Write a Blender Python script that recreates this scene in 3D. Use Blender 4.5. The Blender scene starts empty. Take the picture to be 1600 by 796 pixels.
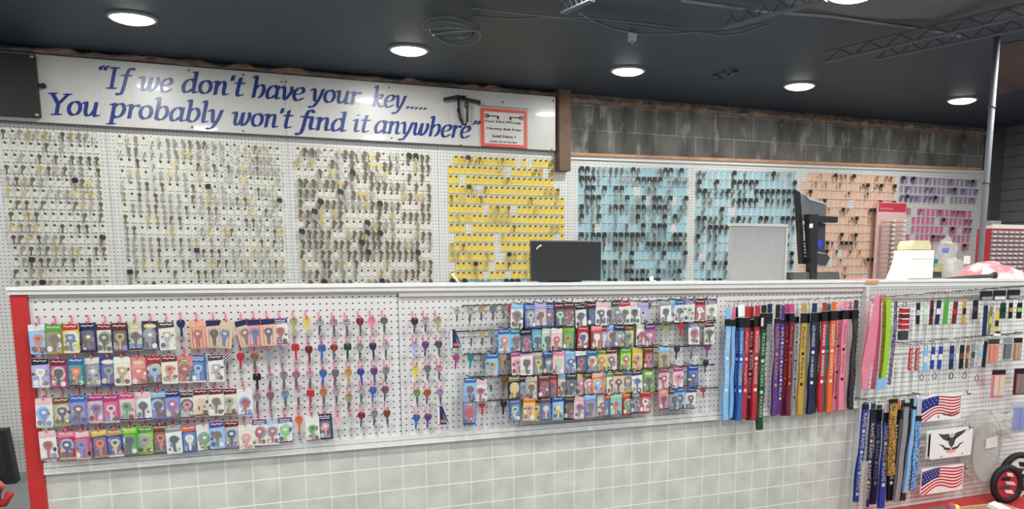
import bpy, math, random
from mathutils import Matrix, Vector
random.seed(7)
S = bpy.context.scene
COL = S.collection
PI = math.pi
# ---------------------------------------------------------------- camera
FPX, CX, CY, EYE = 1200.0, 800.0, 600.0, 1.33
AX = Vector((0.932928, -0.359973, -0.0080576))      # camera right in world
AU = Vector((0.05775269, 0.12751193, 0.9901542))    # camera up in world
AF = Vector((0.35540114, 0.92420792, -0.13974885))  # camera forward in world
cd = bpy.data.cameras.new('camera'); cam = bpy.data.objects.new('camera', cd); COL.objects.link(cam)
m = Matrix.Identity(4)
for r in range(3):
    m[r][0] = AX[r]; m[r][1] = AU[r]; m[r][2] = -AF[r]
m[2][3] = EYE
cam.matrix_world = m
cd.sensor_width = 36; cd.lens = FPX / 1600 * 36; cd.shift_y = 202 / 1600; cd.clip_start = .02
S.camera = cam
def ray(px, py): return AX * ((px - CX) / FPX) - AU * ((py - CY) / FPX) + AF
def at(px, py, Y):
    d = ray(px, py); t = Y / d.y
    return Vector((d.x * t, Y, d.z * t + EYE))
def atz(px, py, z):
    d = ray(px, py); t = (z - EYE) / d.z
    return Vector((d.x * t, d.y * t, z))
# ---------------------------------------------------------------- world, exposure
w = bpy.data.worlds.new('world'); S.world = w; w.use_nodes = True
w.node_tree.nodes['Background'].inputs[0].default_value = (.93, .96, 1, 1)
w.node_tree.nodes['Background'].inputs[1].default_value = 0.55
S.view_settings.view_transform = 'Standard'; S.view_settings.look = 'None'
S.view_settings.gamma = 1; S.view_settings.use_curve_mapping = False
S.view_settings.exposure = -0.12
LIGHT_W = 22.0
DOME_E = 14.0
CEIL = 2.85
YF, YB = 3.091, 6.114
# ---------------------------------------------------------------- materials
PAL = dict(white=(226,224,220), cream=(222,216,196), lightblue=(132,184,226), blue=(52,96,164), royal=(34,62,150), navy=(34,38,82),
 teal=(24,124,130), turquoise=(100,190,186), green=(86,158,62), darkgreen=(24,66,40), lime=(150,204,52), palegreen=(176,206,176), olive=(128,124,62),
 yellow=(220,196,76), gold=(186,148,66), orange=(222,104,52), red=(178,44,54), maroon=(104,28,46), pink=(226,128,150), hotpink=(196,72,126), paleplink=(232,178,186),
 palepink=(232,186,192), magenta=(164,56,118), purple=(92,56,124), lilac=(168,160,206), periwinkle=(112,124,196), mauve=(128,92,120), brown=(112,72,48), tan=(176,136,104),
 khaki=(168,160,112), grey=(140,140,146), silver=(188,188,190), charcoal=(62,60,66), black=(22,22,26), beige=(214,186,158), salmon=(236,178,150), peach=(224,150,116),
 wood=(122,92,72), timber=(186,138,102))
NM = dict(lightblue='light blue', royal='royal blue', darkgreen='dark green', palegreen='pale green', hotpink='bright pink', palepink='pale pink', navy='navy blue')
def nm(c): return NM.get(c, c)
def lin(c):
    o = []
    for v in c:
        v /= 255; o.append(v / 12.92 if v <= .04045 else ((v + .055) / 1.055) ** 2.4)
    return tuple(o) + (1,)
MC = {}
def newmat(name):
    mt = bpy.data.materials.new(name); mt.use_nodes = True
    return mt, mt.node_tree, mt.node_tree.nodes['Principled BSDF']
def mat(c, rough=.5, metal=0.0, coat=0.0):
    k = (c, rough, metal, coat)
    if k in MC: return MC[k]
    rgb = PAL[c] if isinstance(c, str) else c
    mt, nt, b = newmat('paint_' + (c if isinstance(c, str) else '%02x%02x%02x' % c))
    # faint procedural variation so that nothing is perfectly flat
    tc = nt.nodes.new('ShaderNodeTexCoord'); nz = nt.nodes.new('ShaderNodeTexNoise'); nz.inputs['Scale'].default_value = 35
    mx = nt.nodes.new('ShaderNodeMix'); mx.data_type = 'RGBA'
    l = lin(rgb)
    mx.inputs[6].default_value = tuple(x * .9 for x in l[:3]) + (1,); mx.inputs[7].default_value = tuple(min(1, x * 1.08) for x in l[:3]) + (1,)
    nt.links.new(tc.outputs['Object'], nz.inputs['Vector']); nt.links.new(nz.outputs['Fac'], mx.inputs[0]); nt.links.new(mx.outputs[2], b.inputs['Base Color'])
    b.inputs['Roughness'].default_value = rough; b.inputs['Metallic'].default_value = metal; b.inputs['Coat Weight'].default_value = coat
    MC[k] = mt; return mt
def pattern(kind, a, c):
    k = ('pat', kind, a, c)
    if k in MC: return MC[k]
    mt, nt, b = newmat('%s_print' % kind); N = nt.nodes; L = nt.links
    tc = N.new('ShaderNodeTexCoord'); cr = N.new('ShaderNodeValToRGB'); cr.color_ramp.interpolation = 'CONSTANT'
    cr.color_ramp.elements[0].color = lin(PAL[a]); cr.color_ramp.elements[1].color = lin(PAL[c]); cr.color_ramp.elements[1].position = .5
    if kind == 'checker':
        t = N.new('ShaderNodeTexChecker'); t.inputs['Scale'].default_value = 170
        t.inputs['Color1'].default_value = lin(PAL[a]); t.inputs['Color2'].default_value = lin(PAL[c])
        L.new(tc.outputs['Object'], t.inputs['Vector']); L.new(t.outputs['Color'], b.inputs['Base Color'])
    else:
        if kind == 'zebra':
            t = N.new('ShaderNodeTexWave'); t.wave_type = 'BANDS'; t.bands_direction = 'Z'; t.inputs['Scale'].default_value = 50; t.inputs['Distortion'].default_value = 3.5; t.inputs['Detail Scale'].default_value = 1.2
        elif kind == 'camo':
            t = N.new('ShaderNodeTexNoise'); t.inputs['Scale'].default_value = 130
        else:
            t = N.new('ShaderNodeTexVoronoi'); t.inputs['Scale'].default_value = 190; cr.color_ramp.elements[1].position = .38
        L.new(tc.outputs['Object'], t.inputs['Vector']); L.new(t.outputs[0], cr.inputs['Fac']); L.new(cr.outputs['Color'], b.inputs['Base Color'])
    b.inputs['Roughness'].default_value = .45; MC[k] = mt; return mt
class G:                                      # tiny node-expression helper
    def __init__(s, nt): s.nt = nt
    def m(s, op, a, b=0.0, c=None):
        n = s.nt.nodes.new('ShaderNodeMath'); n.operation = op
        for i, v in enumerate((a, b) if c is None else (a, b, c)):
            if isinstance(v, (int, float)): n.inputs[i].default_value = v
            else: s.nt.links.new(v, n.inputs[i])
        return n.outputs[0]
    def mix(s, fac, a, b):
        n = s.nt.nodes.new('ShaderNodeMix'); n.data_type = 'RGBA'
        for i, v in ((0, fac), (6, a), (7, b)):
            if isinstance(v, (int, float, tuple)): n.inputs[i].default_value = v
            else: s.nt.links.new(v, n.inputs[i])
        return n.outputs[2]
    def pos(s):
        g = s.nt.nodes.new('ShaderNodeNewGeometry'); x = s.nt.nodes.new('ShaderNodeSeparateXYZ'); s.nt.links.new(g.outputs['Position'], x.inputs[0])
        return g.outputs['Position'], x.outputs[0], x.outputs[1], x.outputs[2]
    def noise(s, vec, scale, detail=2.0):
        n = s.nt.nodes.new('ShaderNodeTexNoise'); n.inputs['Scale'].default_value = scale; n.inputs['Detail'].default_value = detail
        s.nt.links.new(vec, n.inputs['Vector']); return n.outputs['Fac']
def pegmat(name, rgb, hole, pitch, x0, z0, rx, rz, rough=.4):
    mt, nt, b = newmat(name); g = G(nt); P, x, y, z = g.pos()
    fx = g.m('SUBTRACT', g.m('FRACT', g.m('DIVIDE', g.m('ADD', g.m('SUBTRACT', x, x0), 50 * pitch), pitch)), .5)
    fz = g.m('SUBTRACT', g.m('FRACT', g.m('DIVIDE', g.m('ADD', g.m('SUBTRACT', z, z0), 50 * pitch), pitch)), .5)
    ex = g.m('DIVIDE', fx, rx / pitch); ez = g.m('DIVIDE', fz, rz / pitch)
    d = g.m('SQRT', g.m('ADD', g.m('MULTIPLY', ex, ex), g.m('MULTIPLY', ez, ez)))
    h = g.m('LESS_THAN', d, 1.0)
    n = g.noise(P, 2.5)
    base = g.mix(n, tuple(v * .94 for v in lin(rgb)[:3]) + (1,), lin(rgb))
    nt.links.new(g.mix(h, base, lin(hole)), b.inputs['Base Color'])
    b.inputs['Roughness'].default_value = rough
    return mt
M_PEGF = pegmat('front_pegboard', (224,221,220), (44,42,46), .0254, -.5792 + .0127, 1.1997 - .0127, .0040, .0026)
M_PEGB = pegmat('wall_pegboard', (222,220,216), (112,110,114), .0254, .011, .004, .0058, .0030)
def tile_mat():
    mt, nt, b = newmat('tile_panel'); g = G(nt); P, x, y, z = g.pos()
    p = .0993
    fx = g.m('ABSOLUTE', g.m('SUBTRACT', g.m('FRACT', g.m('DIVIDE', g.m('ADD', x, .4947 + 50 * p + p / 2), p)), .5))
    fz = g.m('ABSOLUTE', g.m('SUBTRACT', g.m('FRACT', g.m('DIVIDE', g.m('ADD', z, -.5425 + 50 * p + p / 2), p)), .5))
    lv = g.m('MULTIPLY', g.m('LESS_THAN', fx, .034), .5); lh = g.m('LESS_THAN', fz, .017)
    n = g.noise(P, 9, 8); n2 = g.noise(P, 45, 5)
    a = g.mix(g.m('MULTIPLY_ADD', g.m('SUBTRACT', n, .5), 3.0, .5), lin((188,186,178)), lin((214,212,204)))
    a = g.mix(g.m('MULTIPLY', n2, .35), a, lin((200,198,190)))
    a = g.mix(lv, a, lin((236,235,226))); a = g.mix(lh, a, lin((250,250,242)))
    nt.links.new(a, b.inputs['Base Color']); b.inputs['Roughness'].default_value = .35
    return mt
def block_mat():
    mt, nt, b = newmat('concrete_block'); g = G(nt); P, x, y, z = g.pos()
    cb = nt.nodes.new('ShaderNodeCombineXYZ')
    nt.links.new(g.m('ADD', x, 40.6 - 2.98), cb.inputs[0]); nt.links.new(g.m('ADD', z, 20.3 - 2.358), cb.inputs[1])
    br = nt.nodes.new('ShaderNodeTexBrick'); nt.links.new(cb.outputs[0], br.inputs['Vector'])
    br.inputs['Scale'].default_value = 1; br.inputs['Brick Width'].default_value = .42; br.inputs['Row Height'].default_value = .203
    br.inputs['Mortar Size'].default_value = .005; br.inputs['Mortar Smooth'].default_value = .3
    br.inputs['Color1'].default_value = lin((104,101,98)); br.inputs['Color2'].default_value = lin((126,122,118)); br.inputs['Mortar'].default_value = lin((158,154,149))
    sv = nt.nodes.new('ShaderNodeCombineXYZ'); nt.links.new(x, sv.inputs[0]); nt.links.new(g.m('MULTIPLY', z, .35), sv.inputs[2])
    n = g.noise(sv.outputs[0], 5, 5); n2 = g.noise(sv.outputs[0], 9, 7)
    a = g.mix(g.m('MINIMUM', g.m('MAXIMUM', g.m('MULTIPLY_ADD', g.m('SUBTRACT', n, .5), 4.0, .6), 0.0), 1.0), lin((74,72,70)), br.outputs['Color'])
    st = g.m('MULTIPLY_ADD', g.m('SUBTRACT', n2, .56), 6.0, 0)
    st = g.m('MINIMUM', g.m('MAXIMUM', st, 0), .55)
    a = g.mix(st, a, lin((168,164,158)))
    nt.links.new(a, b.inputs['Base Color']); b.inputs['Roughness'].default_value = .9
    bp = nt.nodes.new('ShaderNodeBump'); bp.inputs['Strength'].default_value = .4; bp.inputs['Distance'].default_value = .01
    nt.links.new(br.outputs['Fac'], bp.inputs['Height']); nt.links.new(bp.outputs[0], b.inputs['Normal'])
    return mt
def mottled(name, c1, c2, scale, rough=.8, bump=0):
    mt, nt, b = newmat(name); g = G(nt); P, x, y, z = g.pos(); n = g.noise(P, scale, 6)
    nt.links.new(g.mix(g.m('MULTIPLY_ADD', g.m('SUBTRACT', n, .5), 2.5, .5), lin(c1), lin(c2)), b.inputs['Base Color']); b.inputs['Roughness'].default_value = rough
    if bump:
        bp = nt.nodes.new('ShaderNodeBump'); bp.inputs['Strength'].default_value = bump; nt.links.new(n, bp.inputs['Height']); nt.links.new(bp.outputs[0], b.inputs['Normal'])
    return mt
def siding_mat():
    mt, nt, b = newmat('dark_siding'); g = G(nt); P, x, y, z = g.pos()
    fz = g.m('FRACT', g.m('DIVIDE', z, .115)); l = g.m('LESS_THAN', fz, .07); n = g.noise(P, 6)
    a = g.mix(n, lin((88,86,90)), lin((104,101,104)))
    nt.links.new(g.mix(l, a, lin((44,43,47))), b.inputs['Base Color']); b.inputs['Roughness'].default_value = .6
    return mt
def clear_mat(name, tint=(.95,.97,1), alpha=.2, rough=.12):
    mt, nt, b = newmat(name); N = nt.nodes
    tr = N.new('ShaderNodeBsdfTransparent'); mx = N.new('ShaderNodeMixShader'); mx.inputs[0].default_value = alpha
    b.inputs['Base Color'].default_value = tuple(tint) + (1,); b.inputs['Roughness'].default_value = rough
    nt.links.new(tr.outputs[0], mx.inputs[1]); nt.links.new(b.outputs[0], mx.inputs[2]); nt.links.new(mx.outputs[0], N['Material Output'].inputs[0])
    return mt
def emit_mat(name, rgb, s):
    mt, nt, b = newmat(name); b.inputs['Emission Color'].default_value = tuple(rgb) + (1,); b.inputs['Emission Strength'].default_value = s
    return mt
M_TILE = tile_mat(); M_BLOCK = block_mat(); M_SIDING = siding_mat()
M_CEIL = mottled('dark_ceiling_paint', (44,54,66), (52,63,75), 1.2, .55)
M_FLOOR = mottled('grey_carpet', (120,122,126), (142,144,148), 60, .95, .3)
M_FOAM = mottled('rough_foam_edge', (132,106,90), (186,162,144), 14, .95, .6)
M_INSUL = mottled('sagging_insulation', (84,84,90), (100,99,104), 2, .8)
M_INSULB = mottled('brown_insulation', (74,64,60), (96,82,74), 3, .9)
M_WOOD = mottled('raw_timber', (98,76,62), (124,98,82), 7, .85)
M_STRIP = mottled('orange_wood_strip', (176,128,98), (204,158,124), 9, .7)
M_CLEAR = clear_mat('clear_blister', alpha=.07, rough=.2)
M_PLAS = clear_mat('clear_bag_plastic', (.60,.59,.55), .36, .2)
M_SIGN = mat((206,202,198), .34, 0, .25)
M_TRIM = mat((226,224,222), .3)
M_RED = mat((192,40,38), .4)
M_BEIGE = mat((208,190,184), .5)
M_STEEL = mat((150,152,156), .25, .9)
M_WIRE = mat((150,148,146), .3, .8)
M_BWIRE = mat((32,32,34), .4, .3)
M_PINKP = mat((236,110,140), .3)
M_BRASS = mat((190,166,112), .32, .75); M_NICK = mat((160,156,146), .3, .75); M_DARKK = mat((112,100,80), .4, .6)
METAL = dict(brass=M_BRASS, nickel=M_NICK, bronze=M_DARKK)
# ---------------------------------------------------------------- mesh builder
def tagp(o, label=None, cat=None, group=None, kind=None):
    if label: o['label'] = label
    if cat: o['category'] = cat
    if group: o['group'] = group
    if kind: o['kind'] = kind
    return o
def link(name, data, parent=None, loc=(0,0,0), rot=(0,0,0)):
    o = bpy.data.objects.new(name, data); COL.objects.link(o); o.location = loc; o.rotation_euler = rot
    if parent: o.parent = parent
    return o
def empty(name, loc, rot=(0,0,0)):
    o = link(name, None, None, loc, rot); o.empty_display_size = .02; return o
class MB:
    def __init__(s): s.v = []; s.f = []; s.mi = []; s.ms = []; s.sm = []
    def _m(s, mt):
        if mt not in s.ms: s.ms.append(mt)
        return s.ms.index(mt)
    def add(s, vs, fs, mt, smooth=False):
        b = len(s.v); s.v += [tuple(v) for v in vs]; k = s._m(mt)
        for f in fs: s.f.append([b + i for i in f]); s.mi.append(k); s.sm.append(smooth)
        return s
    def box(s, a, b, mt):
        x0,y0,z0 = a; x1,y1,z1 = b
        if x0 > x1: x0, x1 = x1, x0
        if y0 > y1: y0, y1 = y1, y0
        if z0 > z1: z0, z1 = z1, z0
        return s.add([(x0,y0,z0),(x1,y0,z0),(x1,y1,z0),(x0,y1,z0),(x0,y0,z1),(x1,y0,z1),(x1,y1,z1),(x0,y1,z1)],
              [(0,3,2,1),(4,5,6,7),(0,1,5,4),(1,2,6,5),(2,3,7,6),(3,0,4,7)], mt)
    def hexa(s, p, mt):      # 8 explicit corners, box order
        return s.add(p, [(0,3,2,1),(4,5,6,7),(0,1,5,4),(1,2,6,5),(2,3,7,6),(3,0,4,7)], mt)
    def prism(s, pts, y0, y1, mt):       # pts in x,z; y0 is the front
        a = sum(pts[i][0]*pts[(i+1)%len(pts)][1] - pts[(i+1)%len(pts)][0]*pts[i][1] for i in range(len(pts)))
        if a < 0: pts = pts[::-1]
        n = len(pts)
        vs = [(x,y0,z) for x,z in pts] + [(x,y1,z) for x,z in pts]
        fs = [tuple(range(n)), tuple(range(2*n-1, n-1, -1))] + [(i, n+i, n+(i+1)%n, (i+1)%n) for i in range(n)]
        return s.add(vs, fs, mt)
    def disc(s, c, rx, rz, y0, y1, mt, n=14, a0=0):
        return s.prism([(c[0]+rx*math.cos(a0+2*PI*i/n), c[1]+rz*math.sin(a0+2*PI*i/n)) for i in range(n)], y0, y1, mt)
    def ring(s, c, rx, rz, t, y0, y1, mt, n=20):
        for i in range(n):
            a, b = 2*PI*i/n, 2*PI*(i+1)/n
            o = [(c[0]+rx*math.cos(q), c[1]+rz*math.sin(q)) for q in (a,b)]; q = [(c[0]+(rx-t)*math.cos(k), c[1]+(rz-t)*math.sin(k)) for k in (a,b)]
            s.prism([q[0], o[0], o[1], q[1]], y0, y1, mt)
        return s
    def tube(s, path, r, mt, n=6, close=False, ref=None):
        path = [Vector(p) for p in path]; vs = []; L = len(path)
        for i, p in enumerate(path):
            if close: d = path[(i+1) % L] - path[i-1]
            else: d = path[min(i+1, L-1)] - path[max(i-1, 0)]
            d.normalize(); u = d.cross(Vector((0,0,1)))
            if ref: u = d.cross(Vector(ref))
            elif u.length < .2: u = d.cross(Vector((1,0,0)))
            u.normalize(); v = d.cross(u); rr = r[i] if isinstance(r, (list, tuple)) else r
            vs += [p + (u*math.cos(2*PI*k/n) + v*math.sin(2*PI*k/n))*rr for k in range(n)]
        fs = []
        for i in range(L if close else L-1):
            for k in range(n):
                j = (i+1) % L
                fs.append((i*n+k, i*n+(k+1)%n, j*n+(k+1)%n, j*n+k))
        if not close: fs += [tuple(range(n-1,-1,-1)), tuple((L-1)*n+k for k in range(n))]
        return s.add(vs, fs, mt, True)
    def ball(s, c, r, mt, n=8, m_=5, sc=(1,1,1)):
        vs = []; fs = []
        for i in range(m_+1):
            a = PI*i/m_
            for k in range(n): vs.append((c[0]+r*sc[0]*math.sin(a)*math.cos(2*PI*k/n), c[1]+r*sc[1]*math.sin(a)*math.sin(2*PI*k/n), c[2]+r*sc[2]*math.cos(a)))
        for i in range(m_):
            for k in range(n): fs.append((i*n+k, (i+1)*n+k, (i+1)*n+(k+1)%n, i*n+(k+1)%n))
        return s.add(vs, fs, mt, True)
    def xform(s, fn): s.v = [tuple(fn(*p)) for p in s.v]; return s
    def merge(s, o, off=(0,0,0), sc=1.0):
        b = len(s.v); s.v += [(p[0]*sc+off[0], p[1]*sc+off[1], p[2]*sc+off[2]) for p in o.v]
        for f, k, q in zip(o.f, o.mi, o.sm): s.f.append([b+i for i in f]); s.mi.append(s._m(o.ms[k])); s.sm.append(q)
        return s
    def data(s, name):
        me = bpy.data.meshes.new(name); me.from_pydata(s.v, [], s.f)
        for mt in s.ms: me.materials.append(mt)
        me.polygons.foreach_set('material_index', s.mi); me.polygons.foreach_set('use_smooth', s.sm); me.update(); return me
    def build(s, name, parent=None, loc=(0,0,0), rot=(0,0,0)): return link(name, s.data(name), parent, loc, rot)
# text from the built-in font, turned into flat polygons
TX = {}
def text_poly(t):
    if t in TX: return TX[t]
    cu = bpy.data.curves.new('lettering', 'FONT'); cu.body = t; cu.resolution_u = 2; cu.extrude = 0
    o = bpy.data.objects.new('lettering', cu); COL.objects.link(o)
    dg = bpy.context.evaluated_depsgraph_get(); me = bpy.data.meshes.new_from_object(o.evaluated_get(dg))
    vs = [tuple(v.co) for v in me.vertices]; fs = [tuple(p.vertices) for p in me.polygons]
    bpy.data.objects.remove(o); bpy.data.curves.remove(cu); bpy.data.meshes.remove(me)
    x0 = min(v[0] for v in vs); x1 = max(v[0] for v in vs); z0 = min(v[1] for v in vs); z1 = max(v[1] for v in vs)
    TX[t] = ([((v[0]-x0)/(x1-x0), (v[1]-z0)/(z1-z0)) for v in vs], fs); return TX[t]
def text_h(mb, t, x0, z0, wd, ht, y, mt, slant=0.0):          # reads left to right
    vs, fs = text_poly(t); mb.add([(x0+u*wd+slant*v*ht, y, z0+v*ht) for u, v in vs], fs, mt)
def text_v(mb, t, xc, ztop, length, ht, y, mt):               # reads downwards
    vs, fs = text_poly(t); mb.add([(xc-ht/2+v*ht, y, ztop-u*length) for u, v in vs], fs, mt)
ORD = 'first second third fourth fifth sixth seventh eighth ninth tenth eleventh twelfth thirteenth fourteenth fifteenth sixteenth seventeenth eighteenth nineteenth twentieth'.split()
TEN = {2:'twenty', 3:'thirty', 4:'forty'}
def ordn(i):
    if i < 20: return ORD[i]
    t, u = divmod(i+1, 10)
    return ('thirtieth' if t == 3 else 'fortieth') if u == 0 else TEN[t] + '-' + ORD[u-1]
# ================================================================ SETTING
def struct(mb, name, **k):
    o = mb.build(name, **k); o['kind'] = 'structure'; return o
struct(MB().box((-7,-4,-.1), (9,6.6,0), M_FLOOR), 'floor')
struct(MB().box((-7,-4,CEIL), (9,6.6,CEIL+.1), M_CEIL), 'ceiling')
XR = 7.98
struct(MB().box((-7,YB+.02,0), (XR+.2,YB+.2,CEIL), M_BLOCK), 'wall_back')
struct(MB().box((XR,-4,0), (XR+.15,YB+.02,CEIL), M_SIDING), 'wall_right')
struct(MB().box((XR-.16,YB-.10,0), (XR,YB+.02,CEIL-.0), mat((74,73,78), .6)), 'trim_1')
# rough foam along the head of the wall: lumpy strips
def lumpy(name, xa, xb, z0, z1, n, y0):
    mb = MB(); vs = []; rnd = random.Random(3)
    for i in range(n+1):
        x = xa + (xb-xa)*i/n; zt = z1 + rnd.uniform(-.018,.018); yy = y0 - rnd.uniform(.01,.05); zb = z0 + rnd.uniform(-.004,.004)
        vs += [(x, y0, zb), (x, yy, zb+.004), (x, yy+.008, (z0+zt)/2), (x, y0, zt)]
    fs = [(4*i+k, 4*i+4+k, 4*i+5+k, 4*i+1+k) for i in range(n) for k in range(3)]
    mb.add(vs, fs, M_FOAM); struct(mb, name)
lumpy('trim_2', -1.7, 2.77, 2.80, 2.838, 60, YB-.03)
lumpy('trim_3', 2.88, XR-.16, 2.775, 2.845, 80, YB+.03)
# bare timber post at the end of the sign, wood strip over the right boards
pc = at(871,150,YB-.06); pd = at(887,268,YB-.06)
struct(MB().box((pc.x,YB-.10,pd.z), (pd.x+.01,YB+.01,CEIL), M_WOOD), 'trim_4')
bt0 = at(888,244,YB-.02); bt1 = at(1530,267,YB-.02)
def slantbox(mb, xa, za, xb, zb, h, y0, y1, mt):
    mb.hexa([(xa,y0,za-h),(xb,y0,zb-h),(xb,y1,zb-h),(xa,y1,za-h),(xa,y0,za),(xb,y0,zb),(xb,y1,zb),(xa,y1,za)], mt); return mb
struct(slantbox(MB(), bt0.x, bt0.z+.026, bt1.x, bt1.z+.026, .024, YB-.05, YB+.02, M_STRIP), 'trim_5')
# pegboards on the back wall
def pegboard(xa, xb, za, zb, label, lip=True):
    e = empty('wall_pegboard', (0,0,0)); tagp(e, label, 'pegboard', 'pegboards on the back wall')
    slantbox(MB(), xa, za, xb, zb, za, YB-.012, YB+.018, M_PEGB).build('board', e)
    if lip: slantbox(MB(), xa, za+.004, xb, zb+.004, .03, YB-.03, YB-.0125, M_TRIM).build('top_channel', e)
    return e
zs = at(440,213,YB).z
xs = [ -1.75, at(173,300,YB).x, at(452,300,YB).x, at(684,300,YB).x, at(887,300,YB).x ]
for i, nme in enumerate(('leftmost white pegboard panel on the back wall under the sign', 'white pegboard panel, second from left under the sign', 'white pegboard panel, third from left under the sign', 'white pegboard panel behind the yellow key tags')):
    pegboard(xs[i]+.001, xs[i+1]-.001, zs, zs, nme, False)
xr = [xs[4], at(1080,300,YB).x, at(1249,300,YB).x, at(1402,300,YB).x, XR-.165]
for i, nme in enumerate(('white pegboard panel left of centre behind blue key tags', 'white pegboard panel behind the second block of blue tags', 'white pegboard panel behind the peach key tags', 'rightmost white pegboard panel on the back wall beside the dark siding')):
    f0 = (xr[i]-bt0.x)/(bt1.x-bt0.x); f1 = (xr[i+1]-bt0.x)/(bt1.x-bt0.x)
    pegboard(xr[i]+.001, xr[i+1]-.001, bt0.z+(bt1.z-bt0.z)*f0, bt0.z+(bt1.z-bt0.z)*f1, nme)
# ================================================================ CEILING LIGHTS
M_DOME = emit_mat('lit_diffuser', (.98,1,.97), DOME_E)
M_RIM = mat((150,152,150), .4)
def lightdata():
    rim = MB(); n = 28
    def rev(mb, prof, mt):
        vs = [(r*math.cos(2*PI*k/n), r*math.sin(2*PI*k/n), z) for r, z in prof for k in range(n)]
        mb.add(vs, [(i*n+k, (i+1)*n+k, (i+1)*n+(k+1)%n, i*n+(k+1)%n) for i in range(len(prof)-1) for k in range(n)], mt, True)
    rev(rim, [(.15,0),(.15,-.010),(.14,-.016),(.127,-.014),(.127,-.004)], M_RIM)
    d = MB(); rev(d, [(.126,-.010),(.118,-.022),(.09,-.032),(.05,-.037),(.001,-.038)], M_DOME)
    return rim.data('rim'), d.data('diffuser')
RIM, DIF = lightdata()
lamp = bpy.data.lights.new('lamp_light', 'AREA'); lamp.shape = 'DISK'; lamp.size = .24; lamp.energy = LIGHT_W; lamp.color = (.97,1,.96)
lamp_b = lamp.copy(); lamp_b.energy = LIGHT_W*.62      # the row next to the back wall is dimmer
def ceiling_light(x, y, label):
    e = empty('ceiling_light', (x,y,CEIL)); tagp(e, label, 'ceiling light', 'round ceiling lights')
    link('rim', RIM, e); link('diffuser', DIF, e); link('lamp_light', lamp_b if y > 5 else lamp, e, (0,0,-.042)); e.scale = (.93,.76,.9); return e
seen = [(207,33,'leftmost and largest round ceiling light above the sign'), (639,82,'round ceiling light above the word have, second from left'), (981,114,'round ceiling light above the left end of the block wall'), (1249,137,'round ceiling light above the middle of the block wall'), (1503,159,'rightmost small round ceiling light beside the steel pole'), (1330,-3,'round ceiling light cut off by the top edge of the photo')]
for x, y, l in seen:
    drop = .13 if y < 0 else 0.0
    p = atz(x, y+2 if not drop else -1, CEIL-.03-drop); e = ceiling_light(p.x, p.y, l)
    if drop:
        e.location.z -= drop; MB().tube([(0,0,0),(0,0,drop/.9-.001)], .02, M_RIM, 10).build('drop_stem', e)
k = 0
for yy in (3.56, 1.8, 0.05, -1.7):
    for xx in (-3.4,-1.7,0.02,1.72,3.42,5.12,6.8):
        if abs(yy-3.56) < .01 and abs(xx-3.42) < .01: continue
        if yy == 3.56 and xx < -1: continue
        k += 1; ceiling_light(xx, yy, 'round ceiling light out of view above the shop floor')
ceiling_light(-2.05, 5.35, 'round ceiling light left of the view near the back wall')
# ---------------------------------------------------------------- things hanging from the ceiling
def ceil_line(name, pts, z, r, label, cat, c=(92,98,106), grp=None):
    P = [atz(x, y, z) for x, y in pts]
    o = MB().tube(P, r, mat(c, .5), 6).build(name); tagp(o, label, cat, grp); return o
ceil_line('ceiling_cable', [(737,12),(800,20),(860,26),(920,28),(1000,36),(1060,43)], 2.80, .006, 'thin painted cable along the ceiling right of the coiled cable', 'cable', grp='painted ceiling cables')
ceil_line('ceiling_cable', [(905,20),(930,34),(960,45),(1000,53),(1040,53),(1090,50),(1130,56),(1160,52),(1200,38)], 2.79, .006, 'sagging painted cable near the small white sensor', 'cable', grp='painted ceiling cables')
ceil_line('ceiling_cable', [(740,25),(800,29),(860,27),(940,34),(1010,42),(1090,52),(1150,47),(1190,36)], 2.81, .005, 'long painted cable crossing the ceiling above the middle lights', 'cable', grp='painted ceiling cables')
ceil_line('ceiling_conduit', [(1065,0),(1190,17),(1300,25),(1440,45),(1500,56)], 2.80, .010, 'straight grey conduit at upper right below the sagging insulation', 'conduit', (120,122,124))
def joist(a, b, z, label):
    e = empty('bar_joist', (0,0,0)); tagp(e, label, 'joist', 'steel ceiling joists')
    A = atz(*a, z); B = atz(*b, z)
    u = (B-A).normalized(); s = u.cross(Vector((0,0,1)))*.02
    for nme, dz in (('lower_chord', 0), ('upper_chord', .06)):
        o = Vector((0,0,dz)); c = [A-s+o, A+s+o, B+s+o, B-s+o]
        MB().hexa(c + [q+Vector((0,0,.008)) for q in c], mat((66,70,78), .5)).build(nme, e)
    n = 12; P = [A.lerp(B, i/n)+Vector((0,0,.006+(.056 if i % 2 else 0))) for i in range(n+1)]
    MB().tube(P, .005, mat((70,74,80), .5), 5).build('web_bar', e)
joist((1600,26), (1290,98), 2.68, 'steel joist running from upper right corner down towards middle')
joist((1600,46), (1370,94), 2.68, 'second steel joist just under the upper right one')
joist((1290,2), (1130,46), 2.68, 'steel joist left of the cut off ceiling light')
joist((925,2), (880,22), 2.70, 'short steel joist above the middle of the room')
# coil of cable
cc = atz(706,40,2.80)
mb = MB()
for q in range(4):
    P = []
    for i in range(26):
        a = 2*PI*i/26; P.append((.17*math.cos(a)*(1-.06*q)+.01*q, .13*math.sin(a)*(1+.08*math.sin(3*a+q)), -.02*q+.012*math.sin(2*a+q)))
    mb.tube(P, .006, mat((98,104,112), .5), 5, close=True)
mb.tube([(.15,0,0),(.12,-.02,-.05),(.05,-.08,-.09),(.0,-.12,-.10)], .006, mat((98,104,112), .5), 5)
tagp(mb.build('coiled_cable', loc=cc), 'coil of painted cable hanging from the dark ceiling', 'cable')
sc_ = atz(988,64,2.80)
mb = MB().box((-.02,-.02,0), (.02,.02,.05), mat((216,216,214), .4)); mb.tube([(0,0,-.012),(0,0,0)], .012, mat('grey'), 8)
tagp(mb.build('ceiling_sensor', loc=sc_), 'tiny white sensor box on the dark ceiling', 'sensor')
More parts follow.
